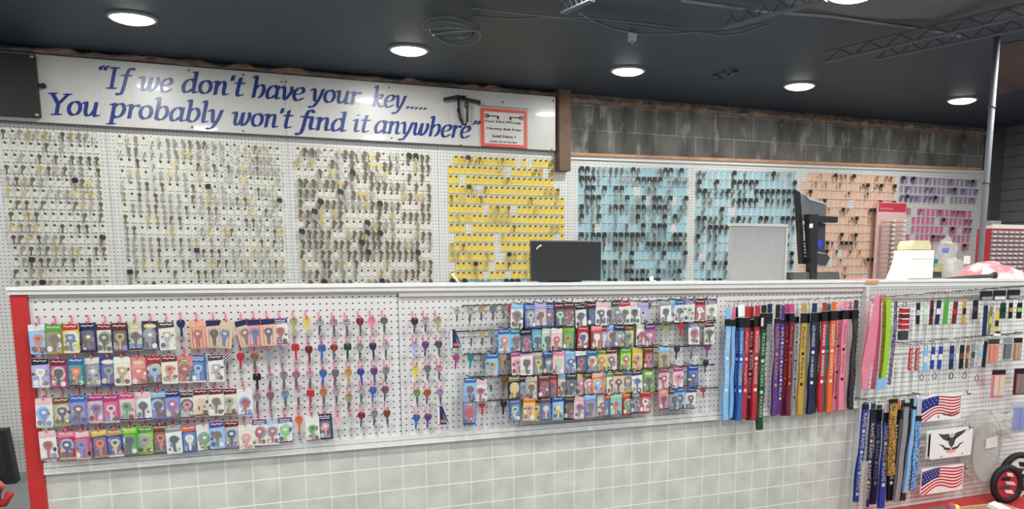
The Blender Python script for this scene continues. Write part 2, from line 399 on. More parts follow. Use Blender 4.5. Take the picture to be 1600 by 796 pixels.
# sagging insulation at upper right
def sag(name, px, z0, depth, mt, label):
    (xa,ya),(xb,yb),(xc,yc),(xd,yd) = px; A,B,C_,D = [atz(x,y,z0) for x,y in px]
    nu, nv = 16, 8; vs = []
    for j in range(nv+1):
        for i in range(nu+1):
            u, v = i/nu, j/nv; p = A.lerp(B,u).lerp(D.lerp(C_,u), v)
            d = depth*math.sin(PI*u)**.6*math.sin(PI*v)**.6*(1+.15*math.sin(9*u)*math.cos(7*v)); vs.append((p.x, p.y, p.z-d))
    fs = [(j*(nu+1)+i, j*(nu+1)+i+1, (j+1)*(nu+1)+i+1, (j+1)*(nu+1)+i) for j in range(nv) for i in range(nu)]
    o = MB().add(vs, fs, mt, True).build(name); tagp(o, label, 'insulation'); return o
sag('insulation_blanket', [(1120,-14),(1340,24),(1640,30),(1560,-60)], 2.846, .075, M_INSUL, 'grey insulation blanket sagging under the ceiling at upper right')
sag('insulation_batt', [(1556,150),(1700,110),(1700,45),(1560,70)], 2.846, .05, M_INSULB, 'brownish insulation batt behind the steel pole at upper right')
# damaged paint spot hanging bits
mb = MB(); p0 = atz(1132,118,2.84)
for i in range(7):
    a = i*.9; mb.ball((.05*math.cos(a), .12*math.sin(a), -.008*(i%3)), .02, mat((96,100,104), .7), 6, 4, (1.2,1.3,.5))
tagp(mb.build('ceiling_paint_marks', loc=p0), 'small cluster of lumpy grey paint marks on the dark ceiling', 'paintwork')
# steel pole
pt = at(1562,0,3.74); pb_ = at(1532,412,3.74)
e = empty('steel_pole', (0,0,0)); tagp(e, 'slender grey steel pole from ceiling down behind the right end of the counter', 'pole')
xm = (pt.x+pb_.x)/2
MB().tube([(xm,3.74,0),(xm,3.74,CEIL)], .019, mat((104,106,112), .6, .0), 14).build('pole_shaft', e)
for zz in (at(1549,168,3.74).z, at(1538,286,3.74).z):
    MB().tube([(xm,3.74,zz-.006),(xm,3.74,zz+.006)], .024, mat((90,90,94), .4, .6), 14).build('collar', e)
# ================================================================ SIGN with brush-pen italic lettering
def hull(pts):
    pts = sorted(set(pts)); 
    def half(p):
        h = []
        for q in p:
            while len(h) > 1 and (h[-1][0]-h[-2][0])*(q[1]-h[-2][1]) - (h[-1][1]-h[-2][1])*(q[0]-h[-2][0]) <= 0: h.pop()
            h.append(q)
        return h
    a = half(pts); b = half(pts[::-1]); return a[:-1] + b[:-1]
def smooth(P, k=5):
    if len(P) < 3: return P
    Q = [P[0]] + list(P) + [P[-1]]; o = []
    for i in range(1, len(Q)-2):
        a,b,c,d = Q[i-1:i+3]
        for j in range(k):
            t = j/k; o.append(tuple(.5*((2*b[m_]) + (-a[m_]+c[m_])*t + (2*a[m_]-5*b[m_]+4*c[m_]-d[m_])*t*t + (-a[m_]+3*b[m_]-3*c[m_]+d[m_])*t**3) for m_ in (0,1)))
    return o + [P[-1]]
def ell(cx, cy, rx, ry): return [(cx+rx*math.cos(2*PI*i/12), cy+ry*math.sin(2*PI*i/12)) for i in range(13)]
BOWL = [(.74,.78),(.55,.98),(.3,.88),(.12,.5),(.2,.08),(.42,.02),(.68,.3)]
RB = [(.2,.7),(.42,.96),(.68,.95),(.82,.6),(.72,.2),(.48,.0),(.2,.12)]
GL = {
 'I': ([[(.38,0),(.38,1.42)],[(.14,0),(.62,0)],[(.14,1.42),(.62,1.42)]], .78),
 'f': ([[(.82,1.38),(.68,1.5),(.5,1.35),(.42,.9),(.36,.1),(.28,-.3),(.12,-.44),(.0,-.34)],[(.14,.96),(.7,.96)]], .62),
 'w': ([[(.0,.86),(.14,.98),(.22,.8),(.22,.25),(.36,.02),(.56,.2),(.68,.96)],[(.68,.96),(.68,.25),(.82,.02),(1.04,.3),(1.14,.75),(1.06,.98)]], 1.26),
 'e': ([[(.14,.44),(.5,.5),(.72,.7),(.66,.93),(.45,.98),(.2,.78),(.12,.42),(.24,.08),(.46,.0),(.76,.2)]], .84),
 'd': ([BOWL,[(.76,1.5),(.76,.2),(.86,.02),(.98,.1)],[(.6,1.5),(.76,1.5)]], 1.0),
 'o': ([ell(.45,.49,.33,.47)], .92),
 'n': ([[(.02,.88),(.18,.98),(.2,.8),(.2,0)],[(.2,.6),(.4,.92),(.62,.96),(.7,.75),(.7,.2),(.8,.02),(.94,.1)]], .98),
 "'": ([[(.16,1.46),(.12,1.12)]], .3),
 't': ([[(.34,1.34),(.3,.9),(.28,.2),(.4,.02),(.62,.12)],[(.08,.96),(.62,.96)]], .62),
 'h': ([[(.04,1.48),(.2,1.5),(.2,0)],[(.2,.6),(.42,.92),(.7,.94),(.8,.6),(.72,.2),(.58,.02)]], .94),
 'a': ([BOWL,[(.78,.98),(.76,.2),(.86,.02),(.98,.1)]], 1.0),
 'v': ([[(.0,.86),(.14,.98),(.24,.75),(.34,.02),(.56,.25),(.74,.7),(.68,.98)]], .82),
 'y': ([[(.0,.86),(.14,.98),(.24,.75),(.3,.2),(.4,.05)],[(.78,.98),(.66,.4),(.48,-.1),(.24,-.44),(.02,-.38)]], .86),
 'u': ([[(.0,.86),(.14,.98),(.18,.75),(.2,.25),(.36,.02),(.6,.2),(.72,.5)],[(.74,.98),(.74,.2),(.84,.02),(.98,.1)]], 1.02),
 'r': ([[(.02,.88),(.18,.98),(.2,.8),(.2,0)],[(.2,.6),(.36,.9),(.6,.96),(.64,.84)]], .68),
 'k': ([[(.04,1.48),(.2,1.5),(.2,0)],[(.22,.5),(.5,.6),(.72,.84),(.6,.97),(.4,.85),(.24,.55)],[(.36,.5),(.6,.1),(.78,.0),(.92,.1)]], .92),
 '.': ([[(.12,.0),(.22,.02)],[(.12,.09),(.22,.11)]], .42),
 'Y': ([[(.08,1.42),(.52,.72)],[(1.0,1.42),(.52,.72)],[(.52,.75),(.52,0)],[(.3,0),(.76,0)],[(-.06,1.42),(.28,1.42)],[(.8,1.42),(1.14,1.42)]], 1.06),
 'p': ([[(.02,.88),(.18,.98),(.2,.8),(.2,-.46)],[(.02,-.46),(.4,-.46)],RB], 1.0),
 'b': ([[(.04,1.48),(.2,1.5),(.2,.1)],RB], .96),
 'l': ([[(.04,1.48),(.2,1.5),(.2,.2),(.3,.02),(.44,.1)]], .5),
 'i': ([[(.02,.88),(.18,.98),(.2,.8),(.2,.2),(.3,.02),(.44,.1)],[(.2,1.32),(.24,1.32)]], .5),
 '“': ([[(.28,1.5),(.14,1.36),(.18,1.24)],[(.58,1.5),(.44,1.36),(.48,1.24)]], .66),
 '”': ([[(.2,1.46),(.26,1.34),(.12,1.2)],[(.5,1.46),(.56,1.34),(.42,1.2)]], .66),
}
def word(mb, t, xa, xb, zb, xh, y, mt, lift):
    adv = sum(GL[c][1] for c in t); sx = (xb-xa)/(adv*1.0); pen = 0
    nib = (.115*math.cos(.3), .115*math.sin(.3)); th = .032; up = (-th*math.sin(.35), th*math.cos(.35))
    for ch in t:
        st, ad = GL[ch]
        for P in st:
            P = smooth(P)
            for i in range(len(P)-1):
                c = []
                for p in (P[i], P[i+1]):
                    for a in (-1,1):
                        for b in (-1,1): c.append((round(p[0]+a*nib[0]+b*up[0],5), round(p[1]+a*nib[1]+b*up[1],5)))
                h = hull(c)
                lift[0] += 1
                yy = y - .00002*(lift[0] % 40)
                mb.add([(xa+(pen+u)*sx+v*.24*xh, yy, zb+v*xh) for u, v in h], [tuple(range(len(h)))], mt)
        pen += ad
YS = YB-.055
sa = at(55,84,YS); sb = at(868,152,YS); sc0 = at(20,187,YS); sd = at(868,237,YS)
sign = empty('wall_sign', (0,0,0)); tagp(sign, 'long white sign board with blue italic slogan about keys above the key wall', 'sign')
zt = (sa.z+sb.z)/2; zb_ = (sc0.z+sd.z)/2; half_x = at(446,170,YS).x
MB().box((-1.55,YS,zb_), (half_x-.001,YB-.02,zt), M_SIGN).build('sign_panel', sign)
MB().box((half_x+.001,YS,zb_), (sb.x,YB-.02,zt), M_SIGN).build('sign_panel', sign)
MB().box((-1.55,YS-.004,zb_-.008), (sb.x,YS+.01,zb_), mat('charcoal')).build('lower_edge', sign)
MB().box((-1.55,YS-.004,zt), (sb.x,YS+.01,zt+.006), mat('charcoal')).build('upper_edge', sign)
scw = MB()
for x, y in ((295,110),(380,117),(440,128),(447,128),(608,137),(785,160),(864,158),(300,199),(380,205),(560,219),(612,216),(720,227),(862,234),(54,90),(58,182)):
    p = at(x,y,YS); scw.disc((p.x,p.z), .007, .007, YS-.003, YS, mat('charcoal'), 8)
scw.build('screws', sign)
M_INK = mat((30,52,124), .3)
lt = MB(); lift = [0]
def put(t, x0, x1, yb, xh=.094):
    A = at(x0, yb, YS-.001); B = at(x1, yb + (x1-x0)*.06, YS-.001)
    word(lt, t, A.x, B.x-.0, A.z, xh, YS-.0012, M_INK, lift)
for t, x0, x1, yb in (('“If',148,199,136),('we',216,268,141),("don't",282,378,144),('have',391,474,152),('your',484,560,158.5),('key',580,631,166),('.....',634,668,169),
                      ('You',74,154,178),('probably',170,345,183),("won't",361,453,195.5),('find',464,539,201.5),('it',550,574,206),('anywhere”',583,746,207.5)):
    put(t, x0, x1, yb)
lt.build('lettering', sign)
# black panel left of the sign
p0 = at(-30,78,YS-.03); p1 = at(60,186,YS-.03)
bp_ = empty('wall_panel', (0,0,0)); tagp(bp_, 'flat black rectangular panel left of the slogan sign, high on the wall', 'panel')
x1 = at(60,135,YS-.03).x; z1 = at(50,86,YS-.03).z; z0 = at(62,184,YS-.03).z
MB().box((-1.7,YS-.045,z0), (x1,YS-.012,z1), mat((40,38,40), .6)).build('panel_body', bp_)
kn = MB(); zk = at(66,134,YS-.03).z; kn.box((x1,YS-.035,zk-.012), (x1+.03,YS-.02,zk+.012), mat('black')); kn.disc((x1+.03,zk), .016,.016, YS-.038, YS-.018, mat('black')); kn.build('bracket_knob', bp_)
cl = MB(); cl.box((x1-.03,YS-.047,z0+.008), (x1-.01,YS-.045,z0+.02), mat('silver')); cl.box((x1-.03,YS-.047,z1-.02), (x1-.01,YS-.045,z1-.008), mat('silver')); cl.build('corner_clip', bp_)
# framed notice
nt_ = empty('framed_notice', (0,0,0)); tagp(nt_, 'small square notice with orange-red frame and two black antique keys on it', 'notice')
n0 = at(752,168,YS-.02); n1 = at(824,173,YS-.02); n2 = at(752,228,YS-.02)
nx0, nx1, nz1, nz0 = n0.x, n1.x, (n0.z+n1.z)/2, n2.z
fw = .024
fr = MB()
for a, b in (((nx0,nz0),(nx1,nz0+fw)), ((nx0,nz1-fw),(nx1,nz1)), ((nx0,nz0+fw),(nx0+fw,nz1-fw)), ((nx1-fw,nz0+fw),(nx1,nz1-fw))):
    fr.box((a[0],YS-.014,a[1]), (b[0],YS,b[1]), mat((226,84,62), .4))
fr.build('frame', nt_)
MB().box((nx0+.01,YS-.008,nz0+.01), (nx1-.01,YS,nz1-.01), mat((214,210,206), .4)).build('paper', nt_)
MB().box((nx0-.03,YS-.004,nz1+.012), (nx1+.02,YS,nz1+.02), mat('grey')).build('hanging_strip', nt_)
tx = MB(); W_ = nx1-nx0-2*fw; yy = YS-.0095; K = mat((30,26,26), .5); H_ = nz1-nz0-2*fw; bz = nz0+fw
for t, fx, fw_, fz, fh, sl in (("Fear Not M'Lady", .04,.88,.64,.095,.1), ('Chastity Belt Keys', .06,.86,.42,.09,.1), ('Sold Here !', .2,.58,.2,.09,.1), ('Limit 25 to be fair', .14,.68,.05,.05,.1)):
    for dx in (0,.0016,-.0016): text_h(tx, t, nx0+fw+W_*fx+dx, bz+H_*fz, W_*fw_, H_*fh, yy-.00005*(dx>0), K, .02)
tx.build('notice_lettering', nt_)
def antique(xc, zc, L, flip):
    k = MB(); s = -1 if flip else 1
    k.ring((xc-s*L*.36,zc), .02,.018,.007, yy-.001, yy, K, 12); k.box((xc-s*L*.3,yy-.001,zc-.004), (xc+s*L*.5,yy,zc+.004), K); k.box((xc+s*L*.36,yy-.001,zc-.022), (xc+s*L*.5,yy,zc), K)
    k.disc((xc-s*L*.36,zc), .007,.007, yy-.0012, yy, K, 8); return k
antique(nx0+fw+W_*.2, nz1-fw-.035, W_*.34, False).build('key_emblem', nt_); antique(nx1-fw-W_*.2, nz1-fw-.035, W_*.34, True).build('key_emblem', nt_)
# T shaped bracket on the sign
br = empty('wall_bracket', (0,0,0)); tagp(br, 'black T-shaped mounting bracket with looped arm fixed over the sign', 'bracket')
KB = mat((52,54,58), .35, .4)
def P3(x, y, dy=0): return at(x, y, YS-.05-dy)
def bar(name, a, b, r, dy=0): MB().tube([P3(*a,dy), P3(*b,dy)], r, KB, 8).build(name, br)
A,B,C_,D = P3(694,153.5), P3(719,150), P3(751,160), P3(730,153)
mb = MB(); 
for u, v, h in ((P3(694,154),P3(718,151),.016),(P3(716,151),P3(751,160),.014)):
    mb.hexa([(u.x,u.y,u.z-h),(v.x,v.y,v.z-h),(v.x,v.y+.03,v.z-h),(u.x,u.y+.03,u.z-h),(u.x,u.y,u.z+h*.4),(v.x,v.y,v.z+h),(v.x,v.y+.03,v.z+h),(u.x,u.y+.03,u.z+h*.4)], KB)
mb.build('cross_bar', br)
MB().tube([P3(716,154),P3(717,172),P3(720,188),P3(723,194),P3(728,195),P3(730,190),P3(730,172),P3(729,160)], .010, KB, 8).build('looped_arm', br)
MB().tube([P3(716,170),P3(719,184),P3(722,191)], .014, KB, 8).build('arm_sleeve', br)
mb = MB().tube([P3(729,160),P3(729,168)], .017, mat((96,84,76), .4, .5), 10); mb.build('pivot_joint', br)
mb = MB().box((P3(720,148).x,YS-.05,P3(720,149).z-.02), (P3(728,148).x,YS,P3(720,149).z), KB); mb.build('mounting_plate', br)
MB().tube([P3(734,160),P3(735,176),P3(734,190)], .003, mat('silver'), 5).build('hanging_cord', br)
# ================================================================ KEY WALL
def keyshape(headw, headh, L, bw):
    top = headh
    head = [(0,0),(headw*.22,-.0),(headw*.42,headh*.2),(headw*.5,headh*.55),(headw*.42,headh*.88),(headw*.2,headh),(-headw*.2,headh),(-headw*.42,headh*.88),(-headw*.5,headh*.55),(-headw*.42,headh*.2),(-headw*.22,0)]
    b = bw/2
    blade = [(b,.004),(b,-.0),(b*.6,-.004),(b,-.008),(b*.4,-.012),(b*.9,-.016),(b*.5,-.021),(b*.9,-.026),(b*.3,-L+.002),(-b*.2,-L),(-b,-L+.005),(-b,.004)]
    return head, blade
def blank_data(metal, dark=False, fan=2):
    mb = MB(); mt = METAL[metal]; hd = mat((46,43,42), .35) if dark else mt
    for q in range(fan):
        hw = .028 if not dark else .040
        h, b = keyshape(hw, .025 if not dark else .034, .036 if not dark else .044, .0115 if not dark else .015)
        t = .0022 if not dark else .008
        y = .002 + q*.004; a = (q-.5)*.16
        k = MB()
        if dark: h = [(-.014,0),(.014,0),(.019,.006),(.019,.028),(.013,.034),(-.013,.034),(-.019,.028),(-.019,.006)]
        k.prism([(x, z-.028) for x, z in h], y, y+t, hd); k.prism([(x, z-.028) for x, z in b], y+t*.3, y+t*.7+.0006, mt)
        k.xform(lambda x, yy, z, a=a: (x*math.cos(a)-z*math.sin(a), yy, x*math.sin(a)+z*math.cos(a))); mb.merge(k)
    return mb
BL = {(mn, dk): blank_data(mn, dk, 1) for mn in METAL for dk in (False, True)}
BLD = {k: v.data('key_blank') for k, v in BL.items()}
def hook_mb():
    return MB().tube([(0,.0,0),(0,-.045,0),(0,-.052,.006)], .0018, M_WIRE, 5)
TAGC = dict(cream=(226,222,206), yellow=(236,204,70), blue=(158,200,214), peach=(238,186,158), violet=(158,144,176), pinkt=(214,124,164))
DOTC = dict(green=(30,90,50), red=(140,30,36), blue=(38,50,130), black=(40,40,44), none=None)
def tag_mb(tag, dot, wd=.042, ht=.060):
    mb = MB(); mt = mat(TAGC[tag], .5)
    mb.prism([(-wd/2,-ht),(wd/2,-ht),(wd/2,-.004),(wd/2-.004,.006),(-wd/2+.004,.006),(-wd/2,-.004)], -.002, -.0008, mt)
    if tag == 'cream': mb.add([(-wd/2,-.002,-ht),(wd/2,-.002,-ht),(wd/2,-.006,-ht-.003),(-wd/2,-.006,-ht-.003)], [(0,1,2,3)], mat((212,209,200), .5))
    else: mb.box((-.0225,-.008,-ht-.005), (.0225,-.0008,-ht-.001), mat((226,222,214) if tag != 'yellow' else (222,214,176), .5))
    if DOTC[dot]: mb.disc((0,-.006), .0095,.0075, -.0045, -.002, mat(DOTC[dot], .4), 10)
    return mb
HOOKM = hook_mb(); HOOKD = HOOKM.data('wire_hook'); TG = {}; TGD = {}
def panel(name, x0, y0, x1, y1, ncol, nrow, ybot, tag, dot, keyp, darkp, mets, skip=None, empty_p=0.0, key_w=None):
    A = at(x0,y0,YB-.012); B = at(x1,y1,YB-.012); zb = at((x0+x1)/2, ybot, YB-.012).z; out = []
    rz = random.Random(sum(map(ord, name)))
    for c in range(ncol):
        x = A.x + (B.x-A.x)*c/(ncol-1)
        for r in range(nrow):
            z0_ = A.z + (B.z-A.z)*c/(ncol-1); z = z0_ + (zb-z0_)*r/(nrow-1)
            if skip and skip(c, r): continue
            if rz.random() < empty_p: continue
            clump = .5+.5*math.sin(r*2.3+c*.33+x0+1.4*math.sin(c*.45+r))
            rowk = .5+.5*math.sin(r*1.9+x0*.7); haskey = rz.random() < (keyp*(.45+1.0*clump) if tag not in ('blue','peach') else keyp*(.25+.9*rowk+.7*clump*clump))
            out.append(dict(p=name, c=c, r=r, x=x, z=z, tag=tag, dot=dot, key=(rz.choice(mets), rz.random() < darkp*(.3+1.4*clump)) if haskey else None, rot=rz.uniform(-.22,.22)))
    return out
HK = []
HK += panel('leftmost key panel', 6,203,149,210,12,14,439,'cream','green',.66,.03,['nickel','brass','bronze','bronze','nickel','bronze'])
HK += panel('second key panel', 187,212,433,231,22,14,439,'cream','green',.64,.02,['nickel','bronze','brass','nickel','nickel','bronze'])
HK += panel('third key panel', 465,231,667,243,21,14,437,'cream','red',.72,.06,['brass','nickel','bronze','bronze','bronze'])
HK += panel('yellow key panel', 703,244,878,252,21,13,425,'yellow','blue',.26,.1,['brass','bronze','nickel'], lambda c, r: c > 18 and r < 3, .08)
HK += panel('row under yellow panel', 706,437,860,437,18,2,437,'blue','none',1,.8,['nickel'], lambda c, r: r > 0)
HK += panel('first blue key panel', 907,262,1071,265,20,13,436,'blue','none',.72,.5,['nickel','nickel','bronze'], None, .02)
HK += panel('second blue key panel', 1091,268,1240,270,18,13,436,'blue','none',.72,.55,['nickel','bronze','nickel'], None, .02)
HK += panel('peach key panel', 1257,271,1396,277,20,13,430,'peach','none',.36,.35,['nickel','brass','bronze'], lambda c, r: c > 16 and r > 3, .03)
HK += panel('violet key panel', 1409,277,1524,283,17,3,308,'violet','none',.5,.35,['nickel'], None, .03)
HK += panel('pink key panel', 1413,326,1515,331,15,5,382,'pinkt','none',.35,.2,['bronze','nickel'], None, .09)
# lower part of the leftmost panel seen beyond the end of the counter
A = at(6,203,YB-.012); B = at(149,210,YB-.012); zb = at(77,439,YB-.012).z; dz = (A.z-zb)/13; dx = (B.x-A.x)/11
rz = random.Random(5)
for c in range(4):
    for r in range(14, 27):
        HK.append(dict(p='leftmost key panel', c=c, r=r, x=A.x+dx*c, z=A.z-dz*r, tag='cream', dot='green', key=(rz.choice(['nickel','brass']), False) if rz.random() < .45 else None, rot=rz.uniform(-.15,.15)))
# the top row of the second panel is mostly bright new blanks
for h in HK:
    if h['p'] == 'second key panel' and h['r'] in (0,1,3) and h['c'] < 9 and (h['c']*7+h['r']) % 3: h['key'] = ('nickel' if h['c'] != 2 else 'brass', False)
HK.sort(key=lambda h: h['x'])
hooks_n = keys_n = 0; stuffH = MB(); stuffK = MB()
YH = YB-.012
TAGN = dict(cream='cream', yellow='yellow', blue='light blue', peach='peach', violet='violet', pinkt='pink')
for h in HK:
    tk = (h['tag'], h['dot'])
    if tk not in TG:
        big = h['tag'] in ('blue','peach','violet','pinkt','yellow')
        TG[tk] = tag_mb(*tk, wd=(.042 if h['tag'] == 'yellow' else .047) if big else .034, ht=(.056 if h['tag'] == 'yellow' else .064) if big else .048); TGD[tk] = TG[tk].data('tag')
    where = '%s column, %s row, %s' % (ordn(h['c']), ordn(h['r']), h['p'])
    if hooks_n < 300:
        o = link('key_hook', HOOKD, None, (h['x'],YH,h['z'])); tagp(o, 'wire key hook with %s tag, %s' % (TAGN[h['tag']], where), 'hook', 'key hooks on the back wall'); hooks_n += 1
        link('tag', TGD[tk], o)
    else:
        stuffH.merge(HOOKM, (h['x'],YH,h['z'])); stuffH.merge(TG[tk], (h['x'],YH,h['z']))
    if h['key']:
        if keys_n < 300:
            mn, dk = h['key']
            o = link('key_blank', BLD[h['key']], None, (h['x'],YH-.034,h['z']+.001), (0,h['rot'],h['rot']*1.2)); keys_n += 1
            tagp(o, '%s key blank, %s' % ('black headed' if dk else {'nickel':'silver coloured','brass':'brass coloured','bronze':'dull bronze'}[mn], where), 'key', 'key blanks on the back wall')
        else:
            s = math.sin(h['rot']); c_ = math.cos(h['rot']); k = MB().merge(BL[h['key']]); k.xform(lambda x,y,z: (x*c_+z*s, y, -x*s+z*c_))
            stuffK.merge(k, (h['x'],YH-.034,h['z']+.001)); 
            if h['tag'] == 'blue' or h['p'] == 'third key panel': stuffK.merge(k, (h['x']+.008,YH-.022,h['z']-.006))
tagp(stuffH.build('key_hooks'), 'the further wire key hooks with yellow, blue and peach tags', 'hooks', None, 'stuff')
tagp(stuffK.build('key_blanks'), 'the further key blanks across the yellow, blue and peach panels', 'keys', None, 'stuff')
# ================================================================ SERVICE COUNTER
def zl(p, q, Y=YF):
    a = at(p[0],p[1],Y); b = at(q[0],q[1],Y)
    return lambda x: a.z + (b.z-a.z)*(x-a.x)/(b.x-a.x)
YT = YF-.022
XL = at(18,480,YF).x; XP = at(45,480,YF).x; XS = at(622,480,YF).x; XU = at(1347,450,YF).x; XE = 5.7
ztop = zl((20,449),(1345,438.5),YT); zto = zl((20,461),(1345,449),YT)
zbb = zl((200,713),(1120,642.7)); ztb = zl((200,730),(1120,655))
cn = empty('service_counter', (0,0,0)); tagp(cn, 'long white service counter with red end post, pegboard front and grey tiled lower part', 'counter')
def slab(xa, xb, f0, f1, y0, y1, mt, nme, par):
    MB().hexa([(xa,y0,f0(xa)),(xb,y0,f0(xb)),(xb,y1,f0(xb)),(xa,y1,f0(xa)),(xa,y0,f1(xa)),(xb,y0,f1(xb)),(xb,y1,f1(xb)),(xa,y1,f1(xa))], mt).build(nme, par)
slab(XL-.004, XE, zto, ztop, YT, YF+.55, mat((222,220,216), .3), 'countertop', cn)
slab(XL-.006, XE, lambda x: ztop(x)-.011, lambda x: ztop(x)+.001, YT-.006, YT-.0002, mat((240,240,238), .25), 'top_edge_lip', cn)
slab(XP+.002, XS, lambda x: zto(x)-.008, lambda x: zto(x)-.0005, YF-.012, YF+.02, M_BEIGE, 'header_rail', cn)
slab(XS+.002, XU-.004, lambda x: zto(x)-.022, lambda x: zto(x)-.0005, YF-.014, YF+.02, mat((206,196,190), .45), 'header_rail', cn)
slab(XL, XP, lambda x: 0.0, lambda x: zto(x)-.001, YF-.014, YF+.5, M_RED, 'red_end_post', cn)
slab(XP+.001, XS-.0015, zbb, lambda x: zto(x)-.009, YF, YF+.012, M_PEGF, 'front_pegboard', cn)
slab(XS+.0015, XU-.001, zbb, lambda x: zto(x)-.023, YF, YF+.012, M_PEGF, 'front_pegboard', cn)
slab(XP+.001, XU-.001, lambda x: (zbb(x)+ztb(x))/2+.002, zbb, YF-.014, YF+.012, M_TRIM, 'upper_trim', cn)
slab(XP+.001, XU-.001, lambda x: ztb(x)+.004, lambda x: (zbb(x)+ztb(x))/2, YF-.018, YF+.012, M_TRIM, 'lower_trim', cn)
slab(XP+.001, XU-.001, ztb, lambda x: ztb(x)+.0035, YF-.022, YF+.012, mat((240,240,238), .25), 'trim_lip', cn)
slab(XP+.001, XU-.001, lambda x: 0.0, ztb, YF+.001, YF+.012, M_TILE, 'tile_panel', cn)
slab(XP+.02, XE, lambda x: 0.0, lambda x: zto(x)-.001, YF+.013, YF+.5, mat('white'), 'carcass', cn)
# right display bay
du = empty('display_bay', (0,0,0)); tagp(du, 'white pegboard display bay at the right end of the counter with red base deck', 'display bay')
slab(XU, XU+.022, lambda x: 0.0, lambda x: zto(x)-.001, YF-.03, YF+.012, mat((214,212,210), .4), 'corner_post', du)
slab(XU+.023, XE, lambda x: zto(x)-.062, lambda x: zto(x)-.001, YF-.02, YF+.012, pegmat('header_pegs', (200,196,194), (70,68,70), .0254, .01, 1.2525, .006, .0022), 'header_strip', du)
slab(XU+.023, XE, lambda x: 0.035, lambda x: zto(x)-.063, YF-.004, YF+.012, pegmat('bay_pegboard', (240,239,236), (112,110,112), .0254, .004, 1.21, .0100, .0020), 'bay_pegboard', du)
slab(XU+.06, XE, lambda x: 0.0, lambda x: .034, YF-.5, YF+.0, M_RED, 'red_base_deck', du)
# ---------------------------------------------------------------- hooks, keys, cards on the counter
def pink_hook():
    return MB().tube([(0,-.003,.0),(0,-.004,-.026),(0,-.012,-.031),(0,-.05,-.030),(0,-.056,-.024)], .0022, M_PINKP, 6).ball((0,-.057,-.022), .0042, M_PINKP)
def steel_hook(L): return MB().tube([(0,-.002,0),(0,-L,-.004),(0,-L-.012,.008)], .0018, M_WIRE, 6)
PHD = pink_hook().data('pink_hook'); SHD = steel_hook(.075).data('steel_hook'); BHD = MB().tube([(0,-.002,0),(0,-.10,-.004),(0,-.115,.010)], .0022, M_BWIRE, 6).data('black_hook')
KHEAD = {}; 
def head_poly(shape, w):
    if shape == 'r': return [(w/2*math.cos(2*PI*i/16), -.014+.014*math.sin(2*PI*i/16)) for i in range(16)]
    if shape == 's': return [(-w*.42,-.026),(w*.42,-.026),(w*.5,-.02),(w*.46,-.004),(w*.36,0),(-w*.36,0),(-w*.46,-.004),(-w*.5,-.02)]
    return [(w*.18,-.030),(w*.34,-.025),(w*.5,-.014),(w*.42,-.003),(w*.2,0),(-w*.2,0),(-w*.42,-.003),(-w*.5,-.014),(-w*.34,-.025),(-w*.18,-.030)]
def bladepoly(z0, L, b=.0046):
    return [(b,z0+.002),(b,z0-.004),(b*.55,z0-.008),(b,z0-.012),(b*.5,z0-.017),(b*.95,z0-.021),(b*.4,z0-L*.8),(b*.5,z0-L+.003),(-b*.1,z0-L),(-b,z0-L+.005),(-b,z0+.002)]
def cmat(c):
    if '/' in c: k, a, b = c.split('/'); return pattern(k, a, b)
    return mat(c, .4)
LK = {}
def loose_key(x, y, head, label, blade=None, shape='k', Y=None, hook='p', hlabel=None, sc=1.0, grp=None, hgrp=None):
    Y = Y if Y else YF-.04
    p = at(x, y, Y); k = (head, blade, shape)
    if k not in LK:
        h = MB().prism(head_poly(shape, .031), -.0016, .0016, cmat(head)); h.ring((0,-.006), .0042,.0034,.0014, -.0022, -.0016, M_NICK, 8)
        bl = MB().prism(bladepoly(-.026, .038), -.001, .001, cmat(blade) if blade else (cmat(head) if '/' not in head else mat((96,90,96), .4, .3)))
        LK[k] = (h.data('decorated_key'), bl.data('blade'))
    o = link('decorated_key', LK[k][0], None, p, (0, random.uniform(-.08,.08), random.uniform(-.25,.1))); o.scale = (sc,)*3
    tagp(o, label, 'key', grp); link('blade', LK[k][1], o)
    if hook:
        hd, nmh = (PHD, 'pink_hook') if hook == 'p' else (SHD, 'steel_hook')
        q = link(nmh, hd, None, (p.x, YF-.001, p.z+(.026 if hook == 'p' else .004))); tagp(q, hlabel, 'hook', hgrp)
    return o
CW, CH = .054, .103
